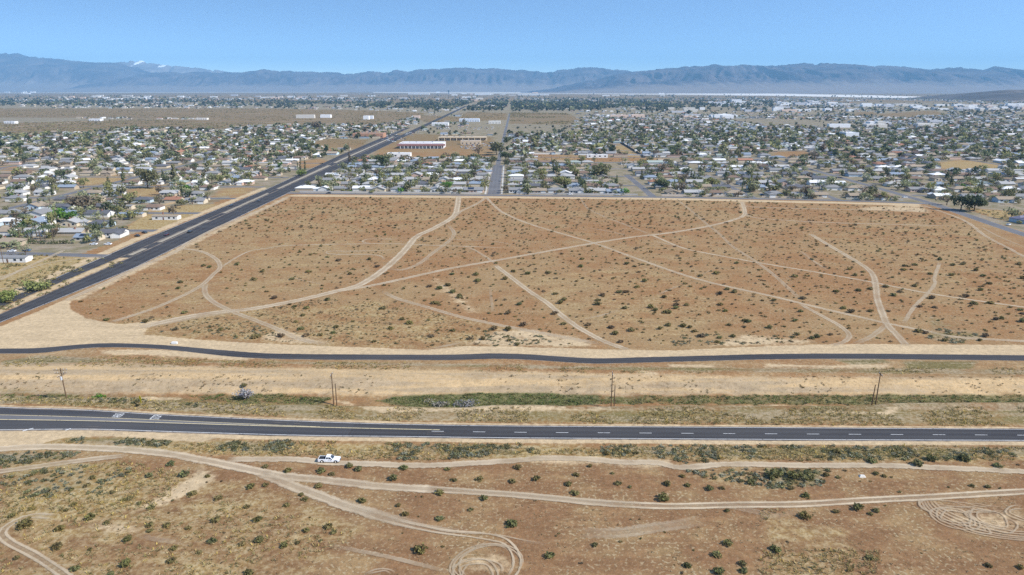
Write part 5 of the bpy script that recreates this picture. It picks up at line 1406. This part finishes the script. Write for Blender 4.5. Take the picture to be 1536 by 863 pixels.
# trees of the town
def tree_proto(kind, seed, n):
    r = np.random.default_rng(seed)
    if kind == 'broad':
        lob = [(r.uniform(-.55, .55), r.uniform(-.55, .55), r.uniform(.45, .85), r.uniform(.28, .46), r.uniform(.28, .46), r.uniform(.16, .28)) for _ in range(9)]
        tr = [((0, 0, 0), (0, 0, .35), .05, .035)] + [((0, 0, .3), (l[0] * .8, l[1] * .8, l[2]), .03, .008) for l in lob[:5]]
    elif kind == 'conifer':
        lob = [(0, 0, z, .36 * (1.15 - z), .36 * (1.15 - z), .14) for z in np.linspace(.2, 1.0, 7)] + [(r.uniform(-.15, .15), r.uniform(-.15, .15), z, .2 * (1.2 - z), .2 * (1.2 - z), .1) for z in (.3, .5, .7)]
        tr = [((0, 0, 0), (0, 0, .95), .04, .008)]
    elif kind == 'columnar':
        lob = [(r.uniform(-.03, .03), r.uniform(-.03, .03), z, .13 * (1.2 - z * .8), .13 * (1.2 - z * .8), .14) for z in np.linspace(.12, .95, 7)]
        tr = [((0, 0, 0), (0, 0, .9), .03, .008)]
    else:   # bare, greyish winter crown
        lob = [(r.uniform(-.5, .5), r.uniform(-.5, .5), r.uniform(.5, .9), r.uniform(.25, .4), r.uniform(.25, .4), r.uniform(.14, .24)) for _ in range(8)]
        tr = [((0, 0, 0), (0, 0, .4), .05, .035)] + [((0, 0, .3), (l[0], l[1], l[2]), .03, .006) for l in lob]
    return lob, tr
TREE_TINT = {'dark green': (.085, .098, .048), 'olive': (.140, .134, .066), 'yellow green': (.20, .195, .08), 'pale green': (.21, .215, .12), 'brownish': (.15, .118, .08), 'bright green': (.085, .16, .03)}
def tree_meshes(kind, seed, n, tint, size):
    lob, tr = tree_proto(kind, seed, n)
    V, Q, C = leaf_cloud(n, size, seed, lob, tint=(1, 1, 1), jitter=.4)
    return np_mesh('crown', V, Q, [M['leaf']], C * .8), limbs(tr).mesh('trunk', M['bark'])
TM = {k: [tree_meshes('broad' if k == 'dense' else k, 300 + 11 * i + len(k), n, None, s) for i in range(3)] for k, n, s in (('broad', 190, .095), ('dense', 620, .075), ('conifer', 170, .075), ('columnar', 110, .05), ('bare', 130, .06))}
def plant_tree(name, label, x, y, kind, tone, w, h, group='trees between the town houses', v=None):
    t = thing(name, label, 'tree', (x, y, 0), RNG.uniform(0, 6.28), group)
    cr, tr = TM[kind][int(RNG.integers(3)) if v is None else v]
    t.scale = (w, w, h)
    put_part('crown', cr, t, color=tuple(np.array(TREE_TINT[tone]) * RNG.uniform(.85, 1.2) / .8))
    put_part('trunk', tr, t)
    return t
NAMES = {'broad': 'broad_tree', 'dense': 'broad_tree', 'conifer': 'pine_tree', 'columnar': 'cypress_tree', 'bare': 'sparse_tree'}
WORDS = {'broad': 'broad', 'conifer': 'pointed', 'columnar': 'slender', 'bare': 'sparse'}
tree_taken = 0
for (x, y, rz, k, roof, wall, solar, chim, where) in NEAR_H:
    if RNG.random() > .93: continue
    kind = pick(['broad', 'conifer', 'columnar', 'bare'], [.52, .16, .06, .26])
    tone = pick(list(TREE_TINT), [.14, .22, .26, .24, .12, .02]) if kind != 'bare' else pick(['pale green', 'brownish', 'olive', 'yellow green'], [.3, .35, .15, .2])
    if kind in ('conifer', 'columnar'): tone = pick(['dark green', 'olive'], [.75, .25])
    h = RNG.uniform(6, 11.5) * (1.25 if kind in ('conifer', 'columnar') else 1); w = h * RNG.uniform(.5, .72) * (1.0 if kind != 'columnar' else .9)
    a = RNG.choice([-1, 1]); tx_, ty_ = x + a * RNG.uniform(8.5, 11), y + RNG.uniform(-10, 10)
    if blocked(tx_, ty_) or -266 < tx_ < -208: tx_, ty_ = x, y + 11
    plant_tree(NAMES[kind], f'{WORDS[kind]} {tone} tree at house {where}', tx_, ty_, kind, tone, w, h)
    tree_taken += 1
for lbl, px, py, kind, tone, w, h in [('tall dense dark green tree beside the right-hand road', 1461, 317, 'dense', 'dark green', 11.5, 14.5), ('dark green tree left of the tallest one beside right-hand road', 1441, 316, 'dense', 'dark green', 10, 12.5), ('brownish low tree left of the dark pair beside right-hand road', 1420, 308, 'bare', 'brownish', 9, 9),
                                      ('bright green round tree behind the palm clump', 105, 333, 'dense', 'bright green', 8.5, 7.5), ('big brownish tree towering over houses at far left', 122, 318, 'dense', 'brownish', 13, 14), ('tall dark green tree, left of two above the left houses', 222, 283, 'dense', 'olive', 12, 20), ('tall dark green tree, right of two above the left houses', 262, 274, 'conifer', 'olive', 13, 23),
                                      ('large dark tree on the upper central street', 745, 233, 'dense', 'olive', 17, 19), ('large brownish tree beside upper central street', 718, 236, 'bare', 'brownish', 16, 17), ('grey rounded tree left of the terracotta building', 475, 196, 'dense', 'brownish', 15, 22), ('bright green tree near the field edge left of central street', 671, 285, 'dense', 'bright green', 9, 8),
                                      ('big dark tree in the first left rows near boulevard', 573, 253, 'dense', 'dark green', 13, 17), ('tall brownish bare tree beside the boulevard', 525, 244, 'columnar', 'brownish', 20, 16), ('wide olive tree right of central street', 900, 268, 'dense', 'olive', 16, 16), ('dark green tree beside street right of central street', 992, 284, 'dense', 'dark green', 9, 10),
                                      ('pale green wide tree behind the corner houses near boulevard', 495, 284, 'dense', 'pale green', 11, 9), ('yellow green wide tree right of central street front row', 842, 282, 'dense', 'yellow green', 11, 11), ('yellow green wide tree near the first side street', 1068, 280, 'dense', 'yellow green', 12, 9), ('olive tree by second side street corner', 1130, 288, 'dense', 'olive', 10, 7), ('dark cypress, left of the slender pair by the boulevard', 451, 256, 'columnar', 'dark green', 12, 15), ('dark cypress, right of the slender pair by the boulevard', 458, 256, 'columnar', 'dark green', 12, 14)]:
    x, y = ground_xy(px, py)
    plant_tree(NAMES[kind], lbl, x, y, kind, tone, w, h, None)
for i_, (dx_, yy_) in enumerate([(-9, 905), (9, 960), (-8, 1080), (9, 1250)]):
    plant_tree('broad_tree', f'{ORD[i_]} nearest of the street trees along the upper central street', -18 + dx_, yy_, 'dense', ['olive', 'dark green'][i_ % 2], 11, 12, 'street trees')
# palms
FR = MB()
for a in np.linspace(0, 6.28, 15)[:-1]:
    dz = .25 * math.sin(a * 3)
    pts = [(0, 0, 0), (.45, 0, .28 + dz), (.85, 0, .12 + dz), (1.1, 0, -.3 + dz)]
    ca, sa = math.cos(a), math.sin(a)
    v = []
    for i, (r_, _, z_) in enumerate(pts):
        wv = (.05, .16, .13, .02)[i]
        v += [(r_ * ca - wv * sa, r_ * sa + wv * ca, z_), (r_ * ca + wv * sa, r_ * sa - wv * ca, z_)]
    FR.add(v, [(0, 1, 3, 2), (2, 3, 5, 4), (4, 5, 7, 6)])
M['palm'] = simple_mat('palm_frond', (.065, .085, .035), .7, .2, var=.3)
FROND = FR.mesh('crown', M['palm'])
PTR = MB().tube((0, 0, 0), (0, 0, 1), .04, .028, 8).mesh('trunk', M['bark'])
def palm(lbl, px, py, h, r, g=None):
    x, y = ground_xy(px, py)
    t = thing('palm_tree', lbl, 'palm tree', (x, y, 0), RNG.uniform(0, 6.28), g)
    tr = put_part('trunk', PTR, t); tr.scale = (8, 8, h)
    cr = put_part('crown', FROND, t, (0, 0, h)); cr.scale = (r, r, r)
palm('tall dark palm, left of two near third side street', 1207, 290, 13, 3.6)
palm('shorter dark palm, right of two near third side street', 1228, 290, 9, 3.0)
palm('tall palm left of the boulevard beside pale roofs', 389, 254, 15, 3)
i = 0
PO = ['leftmost', 'second', 'third', 'fourth', 'fifth', 'sixth', 'seventh', 'eighth', 'ninth', 'rightmost']
for i in range(10):
    palm(f'{PO[i]}{"" if i in (0, 9) else " from left"} of the short palms in the clump above the side street', 24 + i * 6.3, 364 - (i % 3) * 4.0, 6.0 + (i * 7 % 4) * .9 + (i > 5) * 1.2, 2.9, 'palms in the clump above the side street')
def hedge(lbl, pts, w, h, tint, seed):
    P = smooth_line(world_pts(pts), 2.0); o = P[0]
    lob = [(p[0] - o[0], p[1] - o[1], h * .5, w * .7, w * .6, h * .55) for p in P]
    V, Q, C = leaf_cloud(24 * len(lob), .4, seed, lob, tint=tint)
    tag(link('hedge', np_mesh('hedge', V, Q, [M['leaf']], C), None, (o[0], o[1], 0)), lbl, 'hedge')
hedge('dark green hedge under the palm clump by the side street', [(18, 365), (60, 366), (102, 366)], 2.4, 2.6, (.06, .075, .03), 51)
hedge('dark green hedge along the field edge right of central street', [(770, 289), (805, 290)], 2.0, 3.0, (.05, .065, .028), 52)
hedge('long dark hedge in the right part of town', [(1408, 206), (1440, 203), (1470, 206)], 7, 8, (.045, .055, .03), 53)

# far trees
def far_trees():
    pts, size, tint = [], [], []
    T = [np.array(v) for v in TREE_TINT.values()]
    def add(x, y, s, tn=None):
        pts.append((x, y)); size.append(s); tint.append(T[int(RNG.choice(5, p=[.34, .28, .12, .12, .14]))] if tn is None else np.array(tn))
    for (x, y, *_r) in far:
        for _ in range(3 if y < 2600 else 2):
            if RNG.random() < .8:
                tx_, ty_ = x + jit(14), y + jit(20)
                if not blocked(tx_, ty_): add(tx_, ty_, RNG.uniform(2.4, 6.2) * (1.25 - .35 * sstep(1500, 2200, np.array(y)) + .7 * sstep(2000, 5000, np.array(y))))
    for h in NEAR_H:
        for _ in range(4):
            tx_, ty_ = h[0] + jit(11), h[1] + RNG.choice([-1, 1]) * RNG.uniform(7, 13)
            if not blocked(tx_, ty_) and not (-266 < tx_ < -208) and abs(tx_ + 17) > 9: add(tx_, ty_, RNG.uniform(1.8, 5.6), pick(T, [.07, .18, .28, .37, .08, .02]))
    for px0, px1, py, sd, n, s in [(560, 1160, 156.5, 4.6, 2500, 10.5), (0, 560, 154, 3.8, 1700, 10), (700, 1000, 160, 3.5, 900, 11), (1180, 1536, 165, 6, 420, 7), (380, 700, 160, 4, 420, 7.5), (900, 1536, 185, 14, 700, 5), (0, 420, 215, 14, 260, 4.2), (760, 1200, 205, 14, 500, 4.5), (440, 560, 190, 4, 60, 6), (560, 700, 202, 4, 50, 4), (0, 1536, 145.5, 1.6, 500, 10)]:
        for px, py_ in zip(RNG.uniform(px0, px1, n), np.maximum(RNG.normal(py, sd, n), 142.5)):
            if any(point_in(px, py_, v) for v in VACANT): continue
            x, y = ground_xy(px, py_)
            if -268 < x < -208 or abs(x + 16) < 14: continue
            if vnoise(np.array([x / 160]), np.array([y / 300]), 88)[0] < .33: continue
            add(x, y, s * RNG.uniform(.6, 1.25), (.058, .066, .042) if RNG.random() < .7 else None)
    pts, size, tint = np.array(pts), np.array(size), np.array(tint)
    V, F, C, b = [], [], [], 0
    near = pts[:, 1] < 1000
    for near_, leaves, lsize in ((True, 76, .17), (False, 17, .38)):
        which = np.where(near == near_, RNG.integers(0, 4, len(pts)), -1)
        for k in range(4):
            r = np.random.default_rng(60 + k)
            lob = [(r.uniform(-.4, .4), r.uniform(-.4, .4), r.uniform(.5, 1.1), r.uniform(.45, .7), r.uniform(.45, .7), r.uniform(.35, .5)) for _ in range(4)]
            v, q, c = leaf_cloud(leaves, lsize, 60 + k, lob, jitter=.35)
            m = which == k; p, s, tn = pts[m], size[m], tint[m]; n = len(p)
            rz = RNG.uniform(0, 6.28, n); cc, ss = np.cos(rz)[:, None], np.sin(rz)[:, None]
            hh = s * RNG.uniform(.65, 1.15, n)
            W = np.stack([(v[None, :, 0] * cc - v[None, :, 1] * ss) * s[:, None] + p[:, :1], (v[None, :, 0] * ss + v[None, :, 1] * cc) * s[:, None] + p[:, 1:2], v[None, :, 2] * hh[:, None]], -1).reshape(-1, 3)
            V.append(W); F.append((q[None] + (np.arange(n) * len(v))[:, None, None]).reshape(-1, 4) + b); b += len(W)
            C.append((c[None] * tn[:, None, :]).reshape(-1, 3))
    tag(link('distant_trees', np_mesh('distant_trees', np.vstack(V), np.vstack(F), [M['leaf']], np.vstack(C))), 'dark trees and shrubs mixed between the far houses', 'trees', kind='stuff')
far_trees()
# low scrub of the vacant lots in town
lots = []
for v, n in ((VACANT[0], 2600), (VACANT[1], 1600), (VACANT[5], 700), (VACANT[2], 160), (VACANT[11], 250), (VACANT[12], 260), (VACANT[14], 120), (VACANT[6], 160)):
    big_ = world_pts(v)[:, 1].mean() > 1500
    lots += [(a, b, 3.0 if big_ else 1.2) for a, b, _ in scatter_n(v, n, 90 if big_ else 14, 41, .35)]
mass('lot_scrub', 'sparse dark scrub on the vacant lots in town', 'scrub', lots, [bush_lite(860, 10, CREO, .34), bush_lite(861, 10, (.17, .15, .07), .34)], (.7, 1.3), (.5, .9), .3)

# ------------------------------------------------------------------ utility poles, sign
def pole(label, px, py, h, arms, lean=0.0, spread=True):
    x, y = ground_xy(px, py); z = zat(x, y)
    t = thing('utility_pole', label, 'utility pole', (x, y, z), 0, 'wooden utility poles along the wash')
    t.rotation_euler[1] = lean
    put_part('shaft', MB().tube((0, 0, -.4), (0, 0, h), .20, .13, 10).mesh('shaft', M['pole']), t)
    for az, half, ang in arms:
        a = put_part('crossarm', MB().box(-half, half, -.07, .07, -.08, .08).tube((-half * .55, 0, -.08), (0, .16, -.9), .03, .03, 5).tube((half * .55, 0, -.08), (0, .16, -.9), .03, .03, 5).mesh('crossarm', M['pole']), t, (0, -.2, az), ang)
        for sx in (-.93, -.5, .5, .93):
            put_part('insulator', MB().tube((0, 0, .08), (0, 0, .2), .03, .03, 6).tube((0, 0, .2), (0, 0, .42), .1, .06, 8).mesh('insulator', M['porcelain']), a, (half * sx, 0, 0))
    return t
p1 = pole('leftmost utility pole with wide double crossarms', 98.5, 591, 11.9, [(11.3, 2.3, 0.0), (10.2, 1.9, .05), (9.3, 1.5, 1.3)], -.012)
put_part('transformer', MB().tube((0, -.5, 7.9), (0, -.5, 9.0), .32, .32, 10).box(-.06, .06, -.25, -.1, 8.0, 8.8).mesh('transformer', M['porcelain']), p1)
pole('taller pole of the pair in the left half of the wash', 500, 597, 11.5, [(11.0, 1.2, 1.5)])
pole('shorter pole of the pair in the left half of the wash', 504.5, 597, 8.0, [])
pole('taller pole of the pair in the middle of the wash', 917, 601, 12.4, [(11.9, 1.2, 1.5)])
pole('shorter pole of the pair in the middle of the wash', 921.5, 603, 8.3, [])
pole('taller pole of the pair in the right part of the wash', 1314, 602, 12.0, [(11.5, 1.2, 1.5)])
pole('shorter pole of the pair in the right part of the wash', 1308.5, 602, 8.0, [], .02)
pole('brown utility pole by the vacant corner left of boulevard', 5.5, 396, 11, [(10.4, 1.2, 1.2)])
pole('utility pole behind the corner house with solar panels', 158.5, 348, 12, [(11.4, 1.2, 0.3)])
pole('utility pole beside the long yard left of the boulevard', 295, 292, 12, [(11.4, 1.2, 0.3)])

sx, sy = ground_xy(212.5, 609)
sg = thing('warning_sign', 'yellow diamond warning sign on a post beside the highway', 'sign', (sx, sy, zat(sx, sy)), -.65)
put_part('post', MB().box(-.06, .06, -.05, .05, -.2, 2.1).mesh('post', M['metal']), sg)
d_ = 1.05
pl = put_part('sign_plate', MB().add([(0, -.07, 2.5 - d_), (d_, -.07, 2.5), (0, -.07, 2.5 + d_), (-d_, -.07, 2.5), (0, -.05, 2.5 - d_), (d_, -.05, 2.5), (0, -.05, 2.5 + d_), (-d_, -.05, 2.5)], [(0, 1, 2, 3), (7, 6, 5, 4), (0, 4, 5, 1), (1, 5, 6, 2), (2, 6, 7, 3), (3, 7, 4, 0)]).mesh('sign_plate', M['yellow']), sg)
put_part('sign_plate', MB().box(-.42, .42, -.07, -.05, 1.05, 1.65).mesh('sign_plate', M['yellow']), sg)
big_bush('sign_shadow_clump', 'small dark clump standing for the shadow of the yellow sign', 'bush', 205, 610, .9, .7, (.03, .028, .012), 70, .16, 14)  # dark leaf clump put in as the sign's cast shadow on the ground

# ------------------------------------------------------------------ vehicles
def wheel_meshes(r=.4, w=.26):
    ty = MB().tube((0, -w / 2, 0), (0, w / 2, 0), r, r, 18).mesh('tyre', M['tyre'])
    rim = MB().tube((0, -w / 2 - .012, 0), (0, w / 2 + .012, 0), r * .62, r * .62, 12)
    for k in range(5):
        a = k * 2 * math.pi / 5
        rim.tube((0, -w / 2 - .03, 0), (math.cos(a) * r * .5, -w / 2 - .03, math.sin(a) * r * .5), .035, .035, 5)
    return ty, rim.mesh('rim', M['metal'])
TY, RIM = wheel_meshes()
def loft(rows, close=True):
    """rows of equal-length vertex loops -> skin with end caps"""
    mb = MB(); n = len(rows[0]); v = [p for r in rows for p in r]; f = []
    for i in range(len(rows) - 1):
        for k in range(n): f.append((i * n + k, i * n + (k + 1) % n, (i + 1) * n + (k + 1) % n, (i + 1) * n + k))
    f += [tuple(range(n - 1, -1, -1)), tuple((len(rows) - 1) * n + k for k in range(n))]
    return mb.add(v, f)
def car_section(x, hw, z0, z1, shoulder):
    return [(x, -hw, z0), (x, -hw, shoulder), (x, -hw * .93, z1), (x, hw * .93, z1), (x, hw, shoulder), (x, hw, z0)]
def smoothed(me, w=.05):
    fix_normals(me); return me
def bevelled(o, w=.05, seg=2):
    m = o.modifiers.new('bevel', 'BEVEL'); m.width = w; m.segments = seg; m.limit_method = 'ANGLE'; m.angle_limit = .6
    return o
def pickup():
    x, y = ground_xy(494.5, 692.5)
    t = thing('pickup_truck', 'white extended-cab pickup parked on the dirt track with a dark cargo bed', 'pickup', (x, y, zat(x, y) + .04), -.02)
    body = loft([car_section(2.86, .80, .52, .98, .80), car_section(2.78, .90, .42, 1.06, .86), car_section(1.35, .97, .36, 1.16, .95), car_section(1.0, .98, .36, 1.18, .96), car_section(-.85, .98, .36, 1.16, .96), car_section(-.9, .98, .36, .62, .60)])
    bo = put_part('body', smoothed(body.mesh('body', M['paint'])), t, color=(.84, .85, .86)); bevelled(bo)
    bed = MB().box(-2.82, -.9, -.98, -.86, .40, 1.18).box(-2.82, -.9, .86, .98, .40, 1.18).box(-2.9, -2.82, -.97, .97, .42, 1.17).box(-2.82, -.9, -.86, .86, .40, .62)
    b2 = put_part('cargo_bed', bed.mesh('cargo_bed', M['paint']), t, color=(.84, .85, .86)); bevelled(b2, .03)
    put_part('bed_cover', MB().box(-2.78, -.96, -.85, .85, 1.06, 1.10).box(-2.7, -1.05, -.05, .05, 1.10, 1.16).box(-2.7, -1.05, -.6, -.5, 1.10, 1.16).box(-2.7, -1.05, .5, .6, 1.10, 1.16).mesh('bed_cover', M['dark']), t)
    cab = loft([[(1.15, -.90, 1.17), (1.15, .90, 1.17), (.42, .72, 1.76), (.42, -.72, 1.76)], [(1.10, -.90, 1.16), (1.10, .90, 1.16), (.30, .74, 1.80), (.30, -.74, 1.80)], [(-.86, -.90, 1.16), (-.86, .90, 1.16), (-.72, .74, 1.80), (-.72, -.74, 1.80)]])
    c = put_part('cab', smoothed(cab.mesh('cab', M['paint'])), t, color=(.85, .86, .87)); bevelled(c, .06)
    wind = MB().add([(1.20, -.76, 1.18), (1.20, .76, 1.18), (.50, .64, 1.745), (.50, -.64, 1.745), (1.16, -.76, 1.17), (1.16, .76, 1.17), (.46, .64, 1.735), (.46, -.64, 1.735)], [(0, 1, 2, 3), (7, 6, 5, 4), (0, 4, 5, 1), (1, 5, 6, 2), (2, 6, 7, 3), (3, 7, 4, 0)])
    put_part('windscreen', fix_normals(wind.mesh('windscreen', M['glass'])), t)
    for s in (-1, 1):
        def quad(xa, xb, xc, xd):
            q = [(xa, s * .905, 1.22), (xb, s * .905, 1.22), (xc, s * .79, 1.68), (xd, s * .79, 1.68)]
            q2 = [(a, b + s * .03, c_) for a, b, c_ in q]
            return fix_normals(MB().add(q + q2, [(0, 1, 2, 3), (7, 6, 5, 4), (0, 4, 5, 1), (1, 5, 6, 2), (2, 6, 7, 3), (3, 7, 4, 0)]).mesh('window', M['glass']))
        put_part('window', quad(.88, .02, .02, .42), t); put_part('window', quad(-.14, -.62, -.56, -.14), t)
        d = put_part('door', MB().box(-.06, 1.0, s * .985 - .012, s * .985 + .012, .46, 1.12).mesh('door', M['paint']), t, color=(.83, .84, .85))
        put_part('handle', MB().box(.05, .22, s * 1.0 - .02, s * 1.0 + .02, .96, 1.0).mesh('handle', M['dark']), d)
        put_part('mirror', MB().box(.86, 1.0, s * 1.08 - .1, s * 1.08 + .1, 1.16, 1.34).mesh('mirror', M['dark']), t)
        put_part('headlight', MB().box(2.74, 2.86, s * .66 - .17, s * .66 + .17, .74, .94).mesh('headlight', M['lamp_lens']), t)
        put_part('tail_light', MB().box(-2.925, -2.86, s * .9 - .07, s * .9 + .07, .72, 1.08).mesh('tail_light', M['red_lens']), t)
        for wx in (1.9, -1.75):
            w = put_part('wheel', MB().tube((0, -.02, 0), (0, .02, 0), .12, .12, 8).mesh('hub', M['metal']), t, (wx, s * .88, .40))
            put_part('tyre', TY, w); put_part('rim', RIM, w)
            put_part('wheel_arch', MB().tube((0, -.05, 0), (0, .05, 0), .50, .50, 16).mesh('wheel_arch', M['dark']), t, (wx, s * .945, .42))
    put_part('grille', MB().box(2.80, 2.89, -.46, .46, .66, .94).mesh('grille', M['dark']), t)
    put_part('bumper', MB().box(2.74, 2.98, -.92, .92, .42, .60).mesh('bumper', M['metal']), t)
    put_part('bumper', MB().box(-3.02, -2.88, -.92, .92, .42, .60).mesh('bumper', M['metal']), t)
pickup()

CB = loft([car_section(2.25, .72, .38, .70, .6), car_section(2.1, .84, .30, .78, .66), car_section(.9, .90, .28, .98, .8), car_section(-1.5, .90, .28, 1.0, .82), car_section(-2.1, .86, .32, .95, .75), car_section(-2.22, .76, .42, .85, .7)])
CBM = smoothed(CB.mesh('body', M['paint']))
CG = smoothed(loft([[(1.1, -.8, .96), (1.1, .8, .96), (.35, .62, 1.40), (.35, -.62, 1.40)], [(-1.85, -.8, .96), (-1.85, .8, .96), (-1.1, .62, 1.40), (-1.1, -.62, 1.40)]]).mesh('window', M['glass']))
CR = MB().box(-1.05, .3, -.6, .6, 1.40, 1.46).mesh('roof', M['paint'])
CW = MB().tube((0, -.11, 0), (0, .11, 0), .32, .32, 12).mesh('wheel', M['tyre'])
CH = MB().box(-.05, .05, -.16, .16, -.08, .08).mesh('headlight', M['lamp_lens'])
def car(label, px, py, colour, rz, group, cat='car', scale=1.0, name='parked_car'):
    x, y = ground_xy(px, py)
    t = thing(name, label, cat, (x, y, .03), rz, group); t.scale = (scale, scale, scale)
    put_part('body', CBM, t, color=colour); put_part('window', CG, t); put_part('roof', CR, t, color=colour)
    for a in (1.4, -1.35):
        for b in (-.82, .82): put_part('wheel', CW, t, (a, b, .32))
    for b in (-.55, .55): put_part('headlight', CH, t, (2.2, b, .62))
W_, K_, G_, R_, B_ = (.78, .78, .78), (.02, .02, .022), (.3, .31, .32), (.35, .04, .03), (.08, .14, .26)
NS = math.pi / 2
g1, g2 = 'cars driving on the boulevard', 'cars parked along the town streets'
for lbl, px, py, c, rz, g, nm in [
    ('dark red car on the left carriageway of the boulevard, nearest one', 250, 353, (.08, .02, .02), NS * 3, g1, 'driving_car'), ('black car on the right carriageway of the boulevard, nearest one', 285, 349, K_, NS, g1, 'driving_car'),
    ('black car leaving the boulevard beside the house with long yard', 347, 309.5, K_, NS * 3, g1, 'driving_car'), ('dark grey car on the right carriageway, second from the camera', 388.5, 302, (.06, .06, .07), NS, g1, 'driving_car'),
    ('white car parked on the side street, left of two', 140.5, 367.5, W_, math.pi, g2, 'parked_car'), ('white car parked on the side street, right of two', 162, 367.5, W_, math.pi, g2, 'parked_car'),
    ('black car in the drive of the corner house by the boulevard', 206, 355, K_, 2.6, g2, 'parked_car'), ('dark car in the corner house drive, nearer the boulevard', 217, 350, (.05, .06, .06), 2.6, g2, 'parked_car'),
    ('black car parked at the field edge near the boulevard corner', 493, 290.5, K_, math.pi, g2, 'parked_car'), ('white car on the right kerb of central street, nearest', 753.5, 262, W_, NS, g2, 'parked_car'),
    ('dark car on the right kerb of central street, nearest to field', 750.5, 272, G_, NS, g2, 'parked_car'), ('grey car on the right kerb of central street, farther up', 756, 249, G_, NS, g2, 'parked_car'),
    ('white car parked at field edge right of central street', 855, 292.5, W_, 0, g2, 'parked_car'), ('silver car parked at field edge below terracotta roofs', 925, 293, (.5, .52, .54), 0, g2, 'parked_car'),
    ('white van beside the first side street corner', 995, 287, W_, NS, g2, 'parked_car'), ('blue car beside the second side street corner', 1143, 293, B_, 0, g2, 'parked_car'), ('dark car by the third side street', 1232, 290, K_, NS, g2, 'parked_car'),
    ('white car parked near the right field corner', 1357, 297, W_, 0, g2, 'parked_car'), ('red car in a drive near the right field corner', 1322, 296, R_, NS, g2, 'parked_car'), ('grey car in the front row left of central street', 560, 288, G_, 0, g2, 'parked_car'),
    ('white car in the front row near the middle of left houses', 628, 288.5, W_, 0, g2, 'parked_car'), ('blue car on the side street at far left', 40, 377, B_, math.pi, g2, 'parked_car'), ('white car at the left edge beside low pale roofs', 18, 378, W_, math.pi, g2, 'parked_car'),
    ('black car by the house behind the solar panel corner', 190, 330, K_, .4, g2, 'parked_car'), ('white car beside the dark hedge at right', 1513, 338, W_, .6, g2, 'parked_car')]:
    car(lbl, px, py, c, rz, g, 'van' if 'van' in lbl else 'car', 1.25 if 'van' in lbl else 1.05, nm)
# parking lots seen as specks of cars
lotcars = []
for poly, n in [([(566, 209), (610, 200), (640, 196), (596, 214)], 40), ([(690, 217), (740, 214), (738, 224), (690, 226)], 40), ([(600, 203), (560, 210), (575, 198), (610, 193)], 30), ([(655, 192), (740, 190), (740, 195), (660, 196)], 50)]:
    lotcars += scatter_n(poly, n, 20, 3, .2)
P = proto([(MB().box(-2.3, 2.3, -.9, .9, .3, 1.0), 0), (MB().box(-1.6, .8, -.8, .8, 1.0, 1.5), 1)])
xyz = np.array([(a, b, 0) for a, b, _ in lotcars]); n = len(xyz)
cols = np.array([[pick([W_, K_, G_, (.5, .5, .52), B_, R_], [.35, .15, .2, .2, .05, .05]), (.05, .06, .07)] for _ in range(n)])
w_, q_, t_, c_ = replicate(P, xyz, RNG.choice([0, NS], n), np.ones((n, 3)), cols)
tag(link('lot_cars', np_mesh('lot_cars', w_, [q_], [M['mass']], c_)), 'tiny cars in the parking lots beside the store', 'cars', kind='stuff')
x, y = ground_xy(262, 516)
lt = thing('small_car', 'small pale utility box beside the left end of bike path', 'box', (x, y, .02))
put_part('cabinet', MB().box(-1.1, 1.1, -.4, .4, .1, .8).mesh('cabinet', M['trim']), lt); put_part('base', MB().box(-1.2, 1.2, -.5, .5, 0, .1).mesh('base', M['concrete']), lt)
lt.name = 'utility_box'
x, y = ground_xy(1293, 715)
st_ = leaf_cloud(1, .1, 1, [(0, 0, 0, 1, 1, 1)])
ro = MB().add([(-.9, -.5, 0), (.8, -.6, 0), (1.0, .4, 0), (-.6, .7, 0), (-.5, -.2, .4), (.4, -.3, .5), (.5, .2, .45), (-.3, .35, .42)], [(0, 1, 5, 4), (1, 2, 6, 5), (2, 3, 7, 6), (3, 0, 4, 7), (4, 5, 6, 7)])
tag(link('pale_rock', ro.mesh('pale_rock', simple_mat('pale_stone', (.6, .55, .48), .9)), None, (x, y, 0)), 'pale flat boulder among dark bushes at lower right', 'rock')

#__HAZE__
def haze():
    x0, x1, y0, y1, z0, z1 = -60000, 60000, -8000, 33000, -12, 1420
    me = MB().box(x0, x1, y0, y1, z0, z1).mesh('haze', [])
    m = bpy.data.materials.new('thin_air'); m.use_nodes = True
    n, l = m.node_tree.nodes, m.node_tree.links; n.clear()
    out = n.new('ShaderNodeOutputMaterial'); v = n.new('ShaderNodeVolumePrincipled')
    v.inputs['Color'].default_value = HAZE_COLOR
    v.inputs['Density'].default_value = HAZE_DENSITY
    v.inputs['Anisotropy'].default_value = 0.0
    l.new(v.outputs[0], out.inputs['Volume'])
    me.materials.append(m)
    tag(link('haze', me), kind='stuff')
haze()
